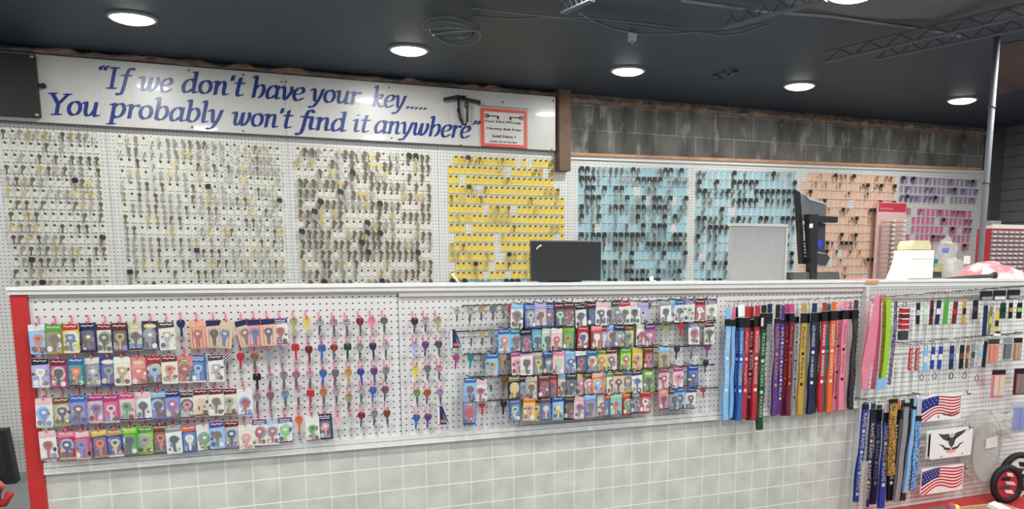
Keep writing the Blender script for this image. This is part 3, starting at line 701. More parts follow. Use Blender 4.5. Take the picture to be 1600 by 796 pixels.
def card(x, y, spec, label, hlabel, hook='p', tilt=None, Y=None, behind=False, rnd=random, grp=None, hgrp=None, h=CH, wd=CW):
    """spec: body header key style"""
    body, header, key, st = (spec.split() + ['f'])[:4]
    Y = Y if Y else YF-.045
    p = at(x, y, Y); w2 = wd/2; c = .004
    poly = [(-w2+c,-h),(w2-c,-h),(w2,-h+c),(w2,-c),(w2-c,0),(-w2+c,0),(-w2,-c),(-w2,-h+c)]
    root = MB().prism(poly, -.0006, .0006, mat(body, .35, 0, .3))
    o = root.build('carded_key', None, p, (random.uniform(-.06,.02), (tilt if tilt is not None else random.uniform(-.035,.035)), random.uniform(-.18,.06)))
    tagp(o, label, 'key card', grp)
    hd = MB()
    if st == 'o':      # oval badge
        hd.disc((0,-.018), w2*.8, .009, -.0012, -.0007, mat('yellow', .35), 16); hd.disc((0,-.018), w2*.68, .0066, -.0014, -.0012, mat(header, .35), 16)
        hd.disc((0,-.018), w2*.5, .0026, -.0016, -.0014, mat('white', .35), 10)
    else:
        hd.prism([(-w2+.001,-.024),(w2-.001,-.021),(w2-.001,-.002),(-w2+.001,-.002)], -.0013, -.0007, mat(header, .35))
        if st in 'fwk':   # squiggly wordmark
            for q in range(2 if st == 'w' else 1):
                zc = -.010-.008*q; n = 7; xs_ = [-w2*.75+w2*1.5*i/n for i in range(n+1)]
                for i in range(n): hd.prism([(xs_[i],zc-.0018+.0015*math.sin(i*2.1)),(xs_[i+1]-.0008,zc-.0018+.0015*math.sin(i*2.1+1)),(xs_[i+1]-.0008,zc+.0018+.0015*math.sin(i*2.1+1)),(xs_[i],zc+.0018+.0015*math.sin(i*2.1))], -.0016, -.0013, mat('white', .4))
    hd.build('header_label', o)
    pr = MB()
    if st == 's':
        for i in range(9):
            xx = -w2*.9 + w2*1.8*i/9; pr.prism([(xx,-h+.004),(xx+.0022,-h+.004),(xx+.0022,-.03),(xx,-.03)], -.0009, -.0006, mat('maroon' if i % 2 else 'salmon'))
    else:
        cols = ['white','gold','mauve','periwinkle','charcoal','beige','grey','maroon','navy','palegreen','brown','black','white','charcoal']
        a = rnd.choice(cols); b = rnd.choice(cols)
        if rnd.random() < .45: pr.disc((rnd.uniform(-.004,.004),-.052), w2*.82, .025, -.0010, -.0006, mat(rnd.choice(['beige', 'white', header, 'grey', 'lightblue', header]), .4), 14)
        pr.disc((-w2*.55,-h+.018), .0085,.010, -.0013, -.0009, mat(a), 10); pr.disc((w2*.5,-h+.015), .0085,.009, -.0013, -.0009, mat(b), 10)
        if rnd.random() < .5: pr.prism([(-w2+.002,-h+.002),(w2-.002,-h+.002),(w2-.002,-h+.009),(-w2+.002,-h+.007)], -.0012, -.0007, mat(rnd.choice(cols)))
        for i in range(7):
            xx = rnd.uniform(-w2*.8,w2*.8); zz = rnd.uniform(-h*.9,-.04); q = rnd.uniform(.003,.007)
            pr.disc((xx,zz), q, q*rnd.uniform(.7,1.5), -.0012-.00008*i, -.0009, mat(rnd.choice(cols)), 7, rnd.random())
    pr.build('printed_picture', o)
    zk = -.036
    k = MB().prism([(px*.95, pz*1.0+zk) for px, pz in head_poly(rnd.choice('krk'), .032)], -.0042, -.0018, cmat(key))
    kc = rnd.choice(['white','beige','charcoal','navy','maroon','black']) if '/' not in key else 'white'
    k.disc((0,zk-.013), .0075,.006, -.0048, -.0042, mat(kc), 8); k.prism(bladepoly(zk-.026, .034), -.0038, -.0022, cmat(key))
    k.build('key', o)
    if not behind:
        MB().prism([(-w2*.78,-h+.008),(w2*.78,-h+.008),(w2*.78,-.03),(w2*.5,-.026),(-w2*.5,-.026),(-w2*.78,-.03)], -.009, -.0087, M_CLEAR).build('blister', o)
    if hook:
        hdat, nmh = dict(p=(PHD,'pink_hook'), s=(SHD,'steel_hook'), b=(BHD,'black_hook'))[hook]
        q = link(nmh, hdat, None, (p.x, YF-.001, p.z+(.026 if hook == 'p' else .004))); tagp(q, hlabel, 'hook', hgrp)
    return o
def describe(body, key): return '%s card, %s key' % (nm(body), (nm(key.split('/')[1])+' patterned') if '/' in key else nm(key))
LEFT = {
 'top': [(57,507,'lightblue white orange'),(83,507,'olive green brown'),(109,506,'yellow red blue'),(136,505,'navy navy brown'),(162,506,'cream maroon darkgreen'),(186,505,'black maroon gold'),(210,503,'palegreen beige maroon o'),(234,502,'navy beige grey o'),(259,503,'cream charcoal zebra/white/charcoal'),
   (307,501,'peach salmon red s'),(333,500,'beige navy black s'),(353,501,'beige beige blue s .12'),(377,500,'beige navy brown s -.2'),(397,499,'pink navy blue s'),(418,498,'salmon navy navy s'),(437,497,'white purple red w')],
 'second': [(62,560,'lilac black white'),(91,561,'magenta maroon black'),(118,559,'teal blue orange'),(143,559,'grey white zebra/white/charcoal'),(168,558,'royal white grey o'),(190,558,'cream white gold'),(215,559,'pink beige orange o'),(240,557,'brown red lightblue'),(264,556,'cream maroon orange'),(288,556,'pink olive red o'),(309,555,'blue blue lightblue w'),(336,554,'white charcoal zebra/white/black')],
 'third': [(68,623,'white palepink periwinkle'),(95,621,'khaki brown navy'),(121,618,'periwinkle blue maroon'),(149,617,'palepink magenta magenta'),(172,617,'hotpink magenta palepink'),(197,614,'palepink hotpink green'),(222,613,'white palepink navy'),(246,612,'brown lightblue maroon'),(268,611,'periwinkle navy magenta'),(292,612,'white charcoal pink'),(313,608,'cream maroon salmon'),(337,607,'cream maroon brown'),(358,607,'cream maroon khaki'),(381,608,'white white red')],
 'bottom': [(73,674,'white palepink red'),(103,674,'red pink navy'),(126,674,'hotpink palepink periwinkle'),(154,672,'purple yellow orange'),(178,671,'royal gold beige'),(201,668,'green lime navy'),(226,667,'lime green gold'),(249,664,'maroon brown orange'),(270,666,'white grey black'),(294,665,'blue orange white'),(318,664,'white white green'),(338,659,'lightblue purple brown'),(361,658,'beige maroon black'),(383,664,'cream white pink'),(405,655,'white purple red w'),(425,654,'white lightblue red w'),(445,652,'white purple lime w'),(487,650,'white white green'),(507,647,'navy navy pink w')],
}
rr = random.Random(11)
for row, items in LEFT.items():
    for i, (x, y, sp) in enumerate(items):
        parts = sp.split(); tl = None
        if len(parts) == 5: tl = float(parts[4]); parts = parts[:4]
        card(x, y, ' '.join(parts), '%s, %s from left, %s row of the left cluster' % (describe(parts[0], parts[2]), ordn(i), row),
             'pink hook above the %s card of the %s row, left cluster' % (ordn(i), row), tilt=tl, Y=YF-.043-.004*(i % 3), rnd=rr, grp='carded keys, left cluster', hgrp='pink plastic peg hooks')
P = 'zebra/white/black'
LOOSE = {
 'top': [(282,500,'navy'),(459,497,'khaki'),(479,496,'yellow'),(500,499,'zebra/navy/white','s'),(521,499,'zebra/navy/palepink','s'),(541,499,P),(562,497,'leopard/red/maroon'),(581,496,'pink'),(600,496,'zebra/olive/charcoal'),(648,497,'leopard/brown/black'),(665,496,P),(684,496,'khaki')],
 'second': [(354,554,'checker/white/black'),(376,552,'red'),(398,552,'leopard/khaki/brown'),(419,545,'grey'),(440,542,'grey'),(461,538,'red','s'),(482,541,'maroon'),(503,539,'blue','s'),(522,538,'leopard/orange/maroon'),(543,537,'darkgreen','s'),(562,537,'zebra/darkgreen/silver'),(582,536,'navy'),(603,535,'zebra/grey/silver'),(648,534,'lilac'),(665,534,'purple'),(685,533,'leopard/teal/charcoal')],
 'third': [(401,584,'black','s'),(422,584,'zebra/white/navy'),(443,581,'leopard/charcoal/grey'),(463,580,'leopard/pink/mauve'),(484,580,'zebra/palepink/mauve'),(505,578,'blue'),(524,578,'zebra/grey/black'),(544,577,'gold'),(563,576,'royal'),(584,575,'purple'),(603,574,'leopard/charcoal/grey'),(649,572,'yellow'),(668,571,'zebra/charcoal/grey'),(686,571,'zebra/palepink/maroon')],
 'fourth': [(402,615,'zebra/black/silver'),(422,613,'mauve'),(445,611,'zebra/lightblue/charcoal'),(466,610,'zebra/white/grey'),(485,610,'red','s'),(505,608,'zebra/red/gold'),(525,607,'zebra/mauve/silver'),(545,616,'leopard/charcoal/khaki'),(564,606,'zebra/navy/white'),(583,605,'blue'),(602,604,'zebra/charcoal/mauve'),(651,609,'camo/green/olive'),(668,609,'zebra/black/orange'),(687,608,'zebra/mauve/lilac')],
 'bottom': [(467,651,'orange'),(527,648,'palepink'),(547,648,'silver'),(565,644,'leopard/red/maroon'),(585,642,'leopard/darkgreen/grey'),(604,641,'leopard/maroon/brown'),(651,648,'blue'),(669,647,'purple')],
}
def keydesc(h):
    if '/' in h: k, a, b = h.split('/'); return '%s and %s %s print' % (nm(a), nm(b), dict(zebra='zebra', leopard='spotted', checker='checkered', camo='camouflage')[k])
    return nm(h)
for row, items in LOOSE.items():
    for i, it in enumerate(items):
        loose_key(it[0], it[1], it[2], '%s key, %s from left, %s loose row' % (keydesc(it[2]), ordn(i), row), shape=it[3] if len(it) > 3 else ('r' if (i*7) % 5 == 1 else 'k'),
                  hlabel='pink hook holding the %s loose key of the %s row' % (ordn(i), row), grp='loose decorated keys', hgrp='pink plastic peg hooks')
MID = [(714,484,P,.8,'top'),(735,482,P,1,'top'),(752,478,'leopard/gold/tan',1,'top'),(770,478,'zebra/grey/charcoal',1,'top'),(787,477,'leopard/navy/grey',.9,'top'),(796,477,'red',.7,'top'),
 (736,518,P,1,'second'),(753,517,'leopard/gold/khaki',1,'second'),(768,516,'zebra/navy/silver',1,'second'),(713,554,'magenta',1,'third'),(736,554,'teal',1,'third'),(755,554,'zebra/navy/grey',1,'third'),(786,553,'tan',1,'third'),
 (766,590,'zebra/navy/white',1,'fourth'),(788,589,'brown',1,'fourth'),(753,627,'red',1,'bottom'),(771,627,'silver',.8,'bottom'),(787,626,'black',1,'bottom'),
 (1040,508,'khaki',1,'second right'),(1064,505,'red',1,'second right'),(1058,541,'navy',1,'third right'),(1081,541,'leopard/navy/grey',1,'third right'),(1106,538,'zebra/royal/red',1,'third right'),(1103,563,'leopard/navy/black',1,'fourth right'),(1099,606,'red',.8,'bottom right'),(1013,473,'brown',1,'top right')]
cnt = {}
for x, y, h, s, row in MID:
    i = cnt.get(row, 0); cnt[row] = i+1
    loose_key(x, y, h, '%s key, %s loose, %s row by right cluster' % (keydesc(h), ordn(i), row), Y=YF-.06, hook='s', sc=s, shape='r' if h in ('magenta','silver') else 'k',
              hlabel='steel hook of the %s loose key, %s row by right cluster' % (ordn(i), row), grp='loose decorated keys', hgrp='steel peg hooks')
RIGHT = {
 'top': [(808,475,'white lightblue brown'),(828,475,'blue blue silver w'),(844,474,'lilac lilac brown'),(858,474,'blue royal red w'),(874,474,'black maroon palegreen'),(889,473,'black maroon red'),(907,476,'white black charcoal k'),(925,473,'navy maroon blue'),(940,472,'white palepink navy'),(952,472,'white palepink black'),(964,471,'grey charcoal zebra/grey/charcoal'),(976,471,'white red brown'),(991,471,'white palepink black'),(1005,472,'lilac lilac silver'),
   (1040,470,'white grey charcoal'),(1055,469,'lightblue lightblue white'),(1062,469,'white blue navy'),(1078,468,'white purple palegreen w'),(1094,468,'red maroon white'),(1112,468,'white purple khaki w')],
 'second': [(788,514,'lightblue blue orange'),(806,514,'lightblue teal brown'),(821,515,'navy black hotpink'),(840,514,'turquoise lightblue navy'),(856,513,'palegreen white darkgreen'),(870,513,'palepink white red'),(888,511,'green lime gold'),(911,510,'red red purple'),(932,509,'red pink white'),(944,510,'pink red white'),(957,507,'periwinkle lightblue brown'),(968,508,'charcoal navy grey'),(982,509,'yellow brown olive'),(1003,506,'white palegreen red'),(1015,507,'magenta purple pink'),(1084,504,'white purple red w'),(1108,504,'cream maroon black')],
 'third': [(769,552,'lightblue blue gold'),(808,549,'palepink hotpink pink'),(823,549,'white palepink black'),(841,549,'grey beige yellow'),(857,549,'navy blue grey'),(873,548,'palepink pink palegreen'),(891,548,'lightblue lightblue purple'),(908,548,'navy white hotpink'),(925,547,'teal blue orange'),(940,546,'yellow green orange'),(955,545,'beige maroon brown'),(978,544,'lime green red'),(996,543,'yellow yellow pink'),(1013,542,'maroon brown orange'),(1038,542,'khaki lightblue brown')],
 'fourth': [(735,590,'lightblue blue maroon'),(751,593,'white palepink red'),(803,588,'black olive yellow'),(817,588,'brown charcoal grey'),(830,588,'grey beige brown'),(850,586,'maroon brown red'),(861,585,'red red navy'),(881,584,'beige lightblue brown'),(893,584,'navy charcoal black'),(907,582,'beige yellow pink'),(920,583,'maroon brown pink'),(933,582,'orange salmon lightblue'),(943,581,'pink lightblue lime'),(956,581,'cream green brown'),(967,580,'beige brown black'),(981,579,'yellow blue gold'),(995,579,'white navy blue'),(1013,578,'green palegreen maroon o'),(1038,575,'palepink hotpink red'),(1060,573,'palepink magenta pink'),(1083,571,'blue royal black')],
 'bottom': [(734,626,'periwinkle red red o'),(804,622,'blue blue palegreen w'),(827,621,'yellow orange pink'),(838,622,'orange darkgreen yellow'),(852,621,'blue brown beige'),(872,620,'lightblue royal yellow'),(890,620,'black charcoal maroon'),(906,619,'palepink palepink mauve'),(922,617,'periwinkle lightblue brown'),(941,617,'cream white red'),(953,616,'blue orange navy'),(963,615,'turquoise palegreen orange'),(980,614,'red orange green'),(994,612,'navy royal grey o'),(1009,611,'red red white k'),(1037,607,'pink pink maroon o'),(1053,608,'grey charcoal black'),(1062,606,'lightblue blue black'),(1080,606,'white purple maroon')],
}
rr = random.Random(23)
for row, items in RIGHT.items():
    for i, (x, y, sp) in enumerate(items):
        parts = sp.split(); Y = YF-.062-.007*(i % 3)
        card(x, y, sp, '%s, %s from left, %s row of the right cluster' % (describe(parts[0], parts[2]), ordn(i), row),
             'black hook behind the %s card, %s row, right cluster' % (ordn(i), row), hook='b', Y=Y, rnd=rr, tilt=rr.uniform(-.05,.05), grp='carded keys, right cluster', hgrp='black peg hooks')
        if i % 2 == 0 or rr.random() < .35:
            card(x-1.0, y+1, '%s %s %s' % (rr.choice([parts[0], parts[0], 'beige', 'charcoal', 'brown']), parts[1], parts[2]), 'half hidden card behind the %s card, %s row, right cluster' % (ordn(i), row), None, hook=None, Y=Y+.030, behind=True, rnd=rr, tilt=rr.uniform(-.05,.05), grp='carded keys, right cluster')
# folded sail shaped cards
def sail(x, y, label):
    p = at(x, y, YF-.05); a = MB(); 
    a.prism([(-.022,-.078),(.028,-.078),(.0,0),(-.022,0)], -.001, .001, mat('navy')); o = a.build('folded_card', None, p, (0,0,-.15)); tagp(o, label, 'card', 'sail shaped cards')
    MB().prism([(-.021,-.076),(-.012,-.076),(-.012,-.002),(-.021,-.002)], -.0016, -.001, mat('white')).build('white_strip', o)
    MB().prism([(.006,-.05),(.028,-.077),(.018,-.077),(.002,-.03)], -.0016, -.001, mat('lightblue')).build('blue_wedge', o)
    MB().prism([(-.008,-.07),(.012,-.07),(.012,-.058),(-.008,-.058)], -.0018, -.001, mat('orange')).build('orange_mark', o)
sail(711,515,'navy and light blue sail shaped card beside the second loose row'); sail(691,635,'navy and light blue sail shaped card near the bottom trim')
# black display rails of the right cluster
for nme, pts in (('top', ((725,478),(1118,468))), ('second', ((705,519),(1118,503))), ('third', ((728,554),(1112,540))), ('fourth', ((735,590),(1116,570))), ('bottom', ((752,627),(1122,606)))):
    a = at(*pts[0],YF-.02); b = at(*pts[1],YF-.02)
    MBr = MB().tube([a, b], .0028, M_BWIRE, 6); MBr.tube([a, (a.x,YF,a.z)], .0028, M_BWIRE, 6); MBr.tube([b, (b.x,YF,b.z)], .0028, M_BWIRE, 6)
    tagp(MBr.build('display_rail'), 'thin black wire rail of the %s row behind the right cluster of cards' % nme, 'rail', 'black wire rails')
# ================================================================ LANYARDS
def lanyard(x, yt, yb, wd, col, text, tc, label, top=None, buck=None, bc='black', Y=None, dx=0, print_logo=True, grp='lanyards hanging from the counter', second=True):
    Y = Y or YF-.07
    p = at(x, yt, Y); q = at(x, yb, Y); L = p.z-q.z
    e = empty('lanyard', p, (0, dx, -.12)); tagp(e, label, 'lanyard', grp)
    w2 = wd/2; zb0 = 0.0; st = -.05
    if buck: b0 = -(p.z-at(x,buck[0],Y).z); b1 = -(p.z-at(x,buck[1],Y).z)
    else: b0 = -.035; b1 = -.05
    tm = cmat(top or col)
    MB().prism([(-w2*.9,b0+.002),(w2*.9,b0+.002),(w2*.9,-.004),(-w2*.9,-.004)], -.002, .002, tm).build('short_strap', e)
    MB().box((-w2*1.05,-.006,b1), (w2*1.05,.006,b0), mat(bc, .3)).build('buckle', e)
    n = 10; vs = []; 
    mbs = MB(); zs_ = [b1 - (L+b1)*i/n for i in range(n+1)]; off = [.0025*math.sin(i*1.3+x) for i in range(n+1)]
    for sgn, yy in ((0, -.004), (1, .006)):
        sh = [o_ + sgn*(.004*math.sin(i*.6)) for i, o_ in enumerate(off)]
        v = [];
        for i in range(n+1):
            v += [(-w2+sh[i],yy-.001,zs_[i]),(w2+sh[i],yy-.001,zs_[i]),(w2+sh[i],yy+.001,zs_[i]),(-w2+sh[i],yy+.001,zs_[i])]
        f = [(4*i+k,4*i+4+k,4*i+4+(k+1)%4,4*i+(k+1)%4) for i in range(n) for k in range(4)]
        mbs.add(v, [tuple(reversed(t)) for t in f], cmat(col))
    mbs.tube([(-w2+off[-1],.001,-L),(w2+off[-1],.001,-L)], .0055, cmat(col), 8)
    mbs.build('long_strap', e)
    if text:
        pr = MB(); ln = min(.14, .020*len(text)+.02); z = b1-.02; k = 0
        while z-ln > -L+.01:
            text_v(pr, text, off[5]*.5, z, ln*.74, wd*(.62 if text == 'RAMS' else .5), -.0054, mat(tc, .5)); z -= ln
            if print_logo and z > -L+.03: pr.disc((0,z+ln*.06), wd*.3, wd*.32, -.0055, -.0052, mat(tc, .5), 10)
            z -= .012
        pr.build('printed_lettering', e)
    MB().tube([(0,.0,-.006),(0,-.0,.004),(.004,0,.010),(-.004,0,.016)], .002, M_NICK, 6).build('metal_clasp', e)
    return e
LN = [ # x, top, bottom, width, colour, text, text colour, buckle, top colour, Y, label
 (1138,480,656,.026,'lightblue','TAR HEELS','white',(499,510),'lightblue',-.08,'light blue lanyard at the left end of the counter row'),
 (1147,479,652,.018,'lightblue',None,'white',(500,510),'pink',-.065,'narrow light blue lanyard beside the first one'),
 (1153,479,655,.026,'royal','DODGERS','lightblue',(497,512),'black',-.055,'dark royal blue lanyard, left one of the two blues'),
 (1160,480,656,.024,'blue','DODGERS','white',(497,512),'white',-.085,'brighter blue lanyard, right one of the two blues'),
 (1168,478,652,.026,'red','Angels','palepink',(497,512),'red',-.07,'red lanyard with script lettering next to the blue ones'),
 (1175,478,655,.022,'maroon','REDS','white',(500,512),'red',-.055,'darker red lanyard between two brighter red ones'),
 (1184,477,655,.028,'red','BULLDOGS','white',(494,511),'red',-.085,'bright red lanyard with white block letters left of the green one'),
 (1194,476,670,.030,'darkgreen','PACKERS','palegreen',(490,515),'black',-.095,'black and dark green lanyard hanging lower than its neighbours'),
 (1203,474,505,.026,'navy',None,'white',(490,502),'navy',-.06,'short folded navy lanyard tip beside the dark green one'),
 (1216,475,648,.026,'purple','LAKERS','gold',(498,505),'black',-.08,'purple lanyard with gold letters'),
 (1224,476,646,.022,'zebra/purple/purple','LSU','white',(500,506),'purple',-.06,'second purple lanyard tucked behind the first purple one'),
 (1231,474,648,.024,'maroon','SUN','orange',(490,503),'hotpink',-.065,'dark maroon lanyard right of the purple ones'),
 (1238,474,648,.024,'maroon','Arizona','orange',(490,503),'hotpink',-.085,'crimson lanyard with orange lettering'),
 (1246,480,648,.018,'silver','NFL','black',(495,505),'silver',-.055,'thin grey lanyard left of the yellow one'),
 (1257,473,647,.028,'gold','Padres','black',(490,505),'gold',-.085,'golden yellow lanyard with bold black lettering'),
 (1263,475,644,.020,'khaki',None,'white',(490,505),'cream',-.06,'pale khaki lanyard just behind the golden one'),
 (1273,473,646,.028,'navy','LOS ANGELES','white',(489,503),'navy',-.085,'navy lanyard with white city lettering'),
 (1280,474,644,.020,'charcoal',None,'white',(489,503),'white',-.06,'thin charcoal lanyard behind the navy one'),
 (1289,472,642,.028,'red','MARINES','white',(487,502),'red',-.08,'red lanyard right of the navy one'),
 (1295,474,641,.024,'teal','DOLPHINS','lightblue',(487,502),'teal',-.07,'teal lanyard between red and orange'),
 (1303,471,644,.028,'orange','GIANTS','cream',(486,501),'orange',-.09,'bright orange lanyard with cream lettering'),
 (1312,470,640,.026,'pink','Lucky','charcoal',(486,500),'palepink',-.065,'pink lanyard with script lettering beside the orange one'),
 (1321,470,640,.028,'pink','TROJANS','black',(485,499),'pink',-.085,'pink lanyard with black block letters'),
 (1329,470,639,.018,'palepink',None,'white',(485,499),'pink',-.055,'pale pink lanyard behind the lettered pink ones'),
 (1338,468,638,.028,'camo/black/charcoal',None,'grey',(484,498),'charcoal',-.08,'black and charcoal patterned lanyard at the right end of the row'),
]
for x, yt, yb, wd, col, t, tc, bk, tp, dy, lab in LN:
    lanyard(x, yt, yb, wd, col, t, tc, lab, top=tp, buck=bk, Y=YF+dy)
for i, x in enumerate((1136,1150,1162,1172,1185,1196,1206,1219,1234,1247,1258,1274,1290,1304,1314,1324,1339)):
    p = at(x, 471-(x-1136)*.036, YF-.001)
    o = link('steel_hook', SHD, None, p); o.scale = (1,1.1,1); tagp(o, 'steel peg hook, %s from the left above the lanyard row' % ordn(i), 'hook', 'steel peg hooks')
tg = at(1158,476,YF-.098)
tagp(MB().prism([(-.018,-.058),(.018,-.054),(.016,0),(-.018,-.003)], -.001, 0, mat((240,240,238))).build('paper_tag', None, tg, (0,-.08,0)), 'white paper tag on the blue lanyards near their buckles', 'tag')
tg = at(1191,497,YF-.105)
tagp(MB().prism([(-.006,-.04),(.008,-.04),(.008,0),(-.006,0)], -.001, 0, mat('palepink')).build('paper_tag', None, tg), 'small pale pink tag on the dark green lanyard', 'tag')
# lower right lanyards
YL = YF-.09
for x, yt, yb, wd, col, t, tc, bk, tp, dy, lab, dx in [
 (1353,628,782,.032,'royal','RAMS','beige',(632,640),'royal',0,'royal blue lanyard with gold letters, leftmost of the lower group',.05),
 (1365,630,790,.030,'navy','RAMS','beige',(640,656),'navy',.02,'dark navy lanyard second from left in the lower group',.02),
 (1374,632,786,.034,'navy','RAMS','grey',(640,658),'charcoal',.035,'dark navy lanyard behind the bright blue one, lower group',0),
 (1387,630,792,.036,'royal','RAMS','beige',(645,660),'silver',-.01,'bright royal blue lanyard with gold letters and black buckle, lower group',.0),
 (1396,622,742,.044,'camo/gold/brown',None,'white',(624,630),'gold',-.03,'gold tiger striped lanyard ending above its neighbours',-.03),
 (1403,626,780,.032,'black','RAMS','white',(640,658),'orange',.02,'black lanyard with an orange top strap behind the gold one',.03),
 (1412,625,770,.030,'grey','','white',(640,655),'charcoal',.03,'grey lanyard right of the orange topped one',.04),
 (1418,624,782,.030,'zebra/silver/charcoal',None,'white',(630,636),'silver',-.01,'silver and charcoal striped lanyard, lower group',.05),
 (1425,622,780,.034,'camo/black/charcoal',None,'white',(640,650),'black',.02,'black patterned lanyard between silver and light blue ones',.03),
 (1431,620,768,.018,'lightblue',None,'white',(635,640),'lightblue',-.01,'narrow light blue lanyard at the right of the lower group',.06),
 (1437,622,765,.034,'camo/blue/lightblue',None,'white',(650,658),'silver',.0,'blue and white patterned lanyard rightmost in the lower group',.01)]:
    lanyard(x, yt, yb, wd, col, t, tc, lab, top=tp, buck=bk, Y=YL+dy, dx=dx, grp='lower right lanyards')
def rail(a, b, label, Y=YF-.05, grp='wire rails of the right display bay'):
    A = at(*a,Y); B = at(*b,Y); mb = MB().tube([A,B], .004, M_STEEL, 6)
    n = max(2, int((B.x-A.x)/.09))
    for i in range(n+1):
        q = A.lerp(B, i/n); mb.tube([q, (q.x,Y-.05,q.z-.003), (q.x,Y-.06,q.z+.008)], .002, M_WIRE, 5)
    mb.tube([A,(A.x,YF,A.z)], .004, M_STEEL, 6); mb.tube([B,(B.x,YF,B.z)], .004, M_STEEL, 6)
    tagp(mb.build('wire_rail'), label, 'rail', grp)
rail((1386,463),(1600,447), 'upper wire rail of the display bay carrying small key straps')
rail((1405,536),(1598,520), 'middle wire rail of the display bay')
rail((1348,624),(1437,616), 'lower wire rail carrying the lower lanyard group')
pk = at(1352,690,YL)
# plastic sleeve round the first blue lanyard
s0 = at(1345,722,YL-.012); s1 = at(1358,793,YL-.012)
sl_ = MB().box((s0.x,YL-.014,s1.z), (s0.x+.05,YL-.012,s0.z), M_PLAS); tagp(sl_.build('plastic_sleeve'), 'clear plastic sleeve round the lower end of the leftmost blue lanyard', 'sleeve')
# ---------------------------------------------------------------- long straps at the left of the bay
def strip(name, pts, wd, mt, Y, label, cat, parts=None, grp=None):
    P = [at(x,y,Y) for x,y in pts]; o = P[0]; mb = MB(); v = []
    for i, p in enumerate(P):
        yy = -.004*math.sin(i*1.7); w2 = (wd[i] if isinstance(wd, (list,tuple)) else wd)/2
        v += [(p.x-o.x-w2,yy-.0012,p.z-o.z),(p.x-o.x+w2,yy-.0012,p.z-o.z),(p.x-o.x+w2,yy+.0012,p.z-o.z),(p.x-o.x-w2,yy+.0012,p.z-o.z)]
    n = len(P); f = [tuple(reversed((4*i+k,4*i+4+k,4*i+4+(k+1)%4,4*i+(k+1)%4))) for i in range(n-1) for k in range(4)] + [(0,1,2,3),(4*n-1,4*n-2,4*n-3,4*n-4)]
    mb.add(v, f, mt); e = mb.build(name, None, o); tagp(e, label, cat, grp)
    return e
strip('ribbon_strap', [(1371,463),(1366,500),(1358,560),(1354,575),(1351,609)], [.03,.05,.075,.06,.03], mat('pink', .45), YL, 'wide pink ribbon strap twisted at mid length, left in the bay', 'strap', grp='long straps in the display bay')
strip('ribbon_strap', [(1375,462),(1371,520),(1368,575),(1364,609)], [.02,.03,.03,.028], mat((206,96,124), .45), YL+.02, 'darker pink ribbon strap beside the wide pink one', 'strap', grp='long straps in the display bay')
strip('ribbon_strap', [(1382,462),(1380,520),(1378,560),(1375,608)], .024, pattern('leopard','black','gold'), YL, 'black strap with yellow spots left of the lime one', 'strap', grp='long straps in the display bay')
strip('ribbon_strap', [(1389,468),(1387,510),(1385,560),(1381,594)], .03, mat('lime', .4), YL-.02, 'lime green strap with pale blue tag at its foot', 'strap', grp='long straps in the display bay')
p = at(1377,592,YL-.02); tagp(MB().prism([(-.032,-.062),(.03,-.056),(.036,0),(-.028,0)], -.002, 0, mat('lightblue')).build('strap_tag', None, p), 'pale blue tag at the foot of the lime green strap', 'tag')
strip('ribbon_strap', [(1400,470),(1397,520),(1393,570),(1390,602)], .022, pattern('camo','navy','grey'), YL, 'navy strap right of the lime green one', 'strap', grp='long straps in the display bay')
strip('ribbon_strap', [(1358,470),(1352,530),(1349,560),(1347,608)], .02, mat('palepink'), YL+.03, 'thin pale pink strap against the corner post', 'strap', grp='long straps in the display bay')
# wrist straps and key fobs
def fob(x, yt, yb, wd, col, label, Y=YL, extra=None, text=None, tc='white'):
    p = at(x, yt, Y); q = at(x, yb, Y); L = p.z-q.z; w2 = wd/2
    e = empty('key_fob', p, (0,random.uniform(-.03,.05),-.15)); tagp(e, label, 'key fob', 'key fobs in the display bay')
    mb = MB().prism([(-w2,-L),(w2,-L),(w2,-.016),(w2*.6,-.012),(-w2*.6,-.012),(-w2,-.016)], -.003, .003, cmat(col)); mb.build('fob_strap', e)
    MB().ring((0,-.004), .011,.011,.0024, -.002, .001, M_NICK, 12).build('split_ring', e)
    if extra: MB().prism([(-w2*1.02,-L*.62),(w2*1.02,-L*.62),(w2*1.02,-L*.4),(-w2*1.02,-L*.4)], -.0045, -.003, mat(extra)).build('colour_band', e)
    if text:
        pr = MB(); text_v(pr, text, 0, -.022, L-.03, wd*.5, -.0048, mat(tc)); pr.build('printed_lettering', e)
    return e
for i, a in enumerate([(1435,470,507,.020,'black','silver'),(1447,468,506,.018,'palegreen','white'),(1457,466,508,.018,'maroon','black'),(1468,466,507,.024,'navy','white'),(1480,464,507,.026,'green',None),(1494,468,506,.024,'maroon','red'),(1508,464,508,.020,'gold','black'),(1525,466,499,.030,'black','charcoal'),(1541,474,526,.024,'navy',None),(1550,476,524,.014,'olive','yellow'),(1559,484,526,.022,'yellow','black'),(1568,470,498,.034,'darkgreen','black'),(1580,470,498,.022,'black','gold'),(1594,470,498,.030,'black','lime')]):
    fob(*a[:5], '%s key fob, %s from left on the upper wire rail' % (nm(a[4]), ordn(i)), extra=a[5], text=None)
for i, a in enumerate([(1424,541,579,.020,'red',None,'SOX'),(1434,541,579,.022,'red',None,'ROSES'),(1447,541,582,.022,'lightblue','white',None),(1459,539,577,.020,'royal','white',None),(1471,538,577,.022,'royal','white',None),(1488,537,577,.024,'navy','blue',None),(1496,537,577,.014,'silver','white',None),(1504,536,576,.024,'black','brown',None),(1513,536,575,.016,'brown','gold',None),(1522,534,574,.020,'grey','charcoal',None),(1532,532,573,.020,'silver','lightblue',None),(1541,530,574,.020,'black',None,None)]):
    fob(*a[:5], '%s key fob, %s from left on the middle wire rail' % (nm(a[4]), ordn(i)), extra=a[5], text=a[6])
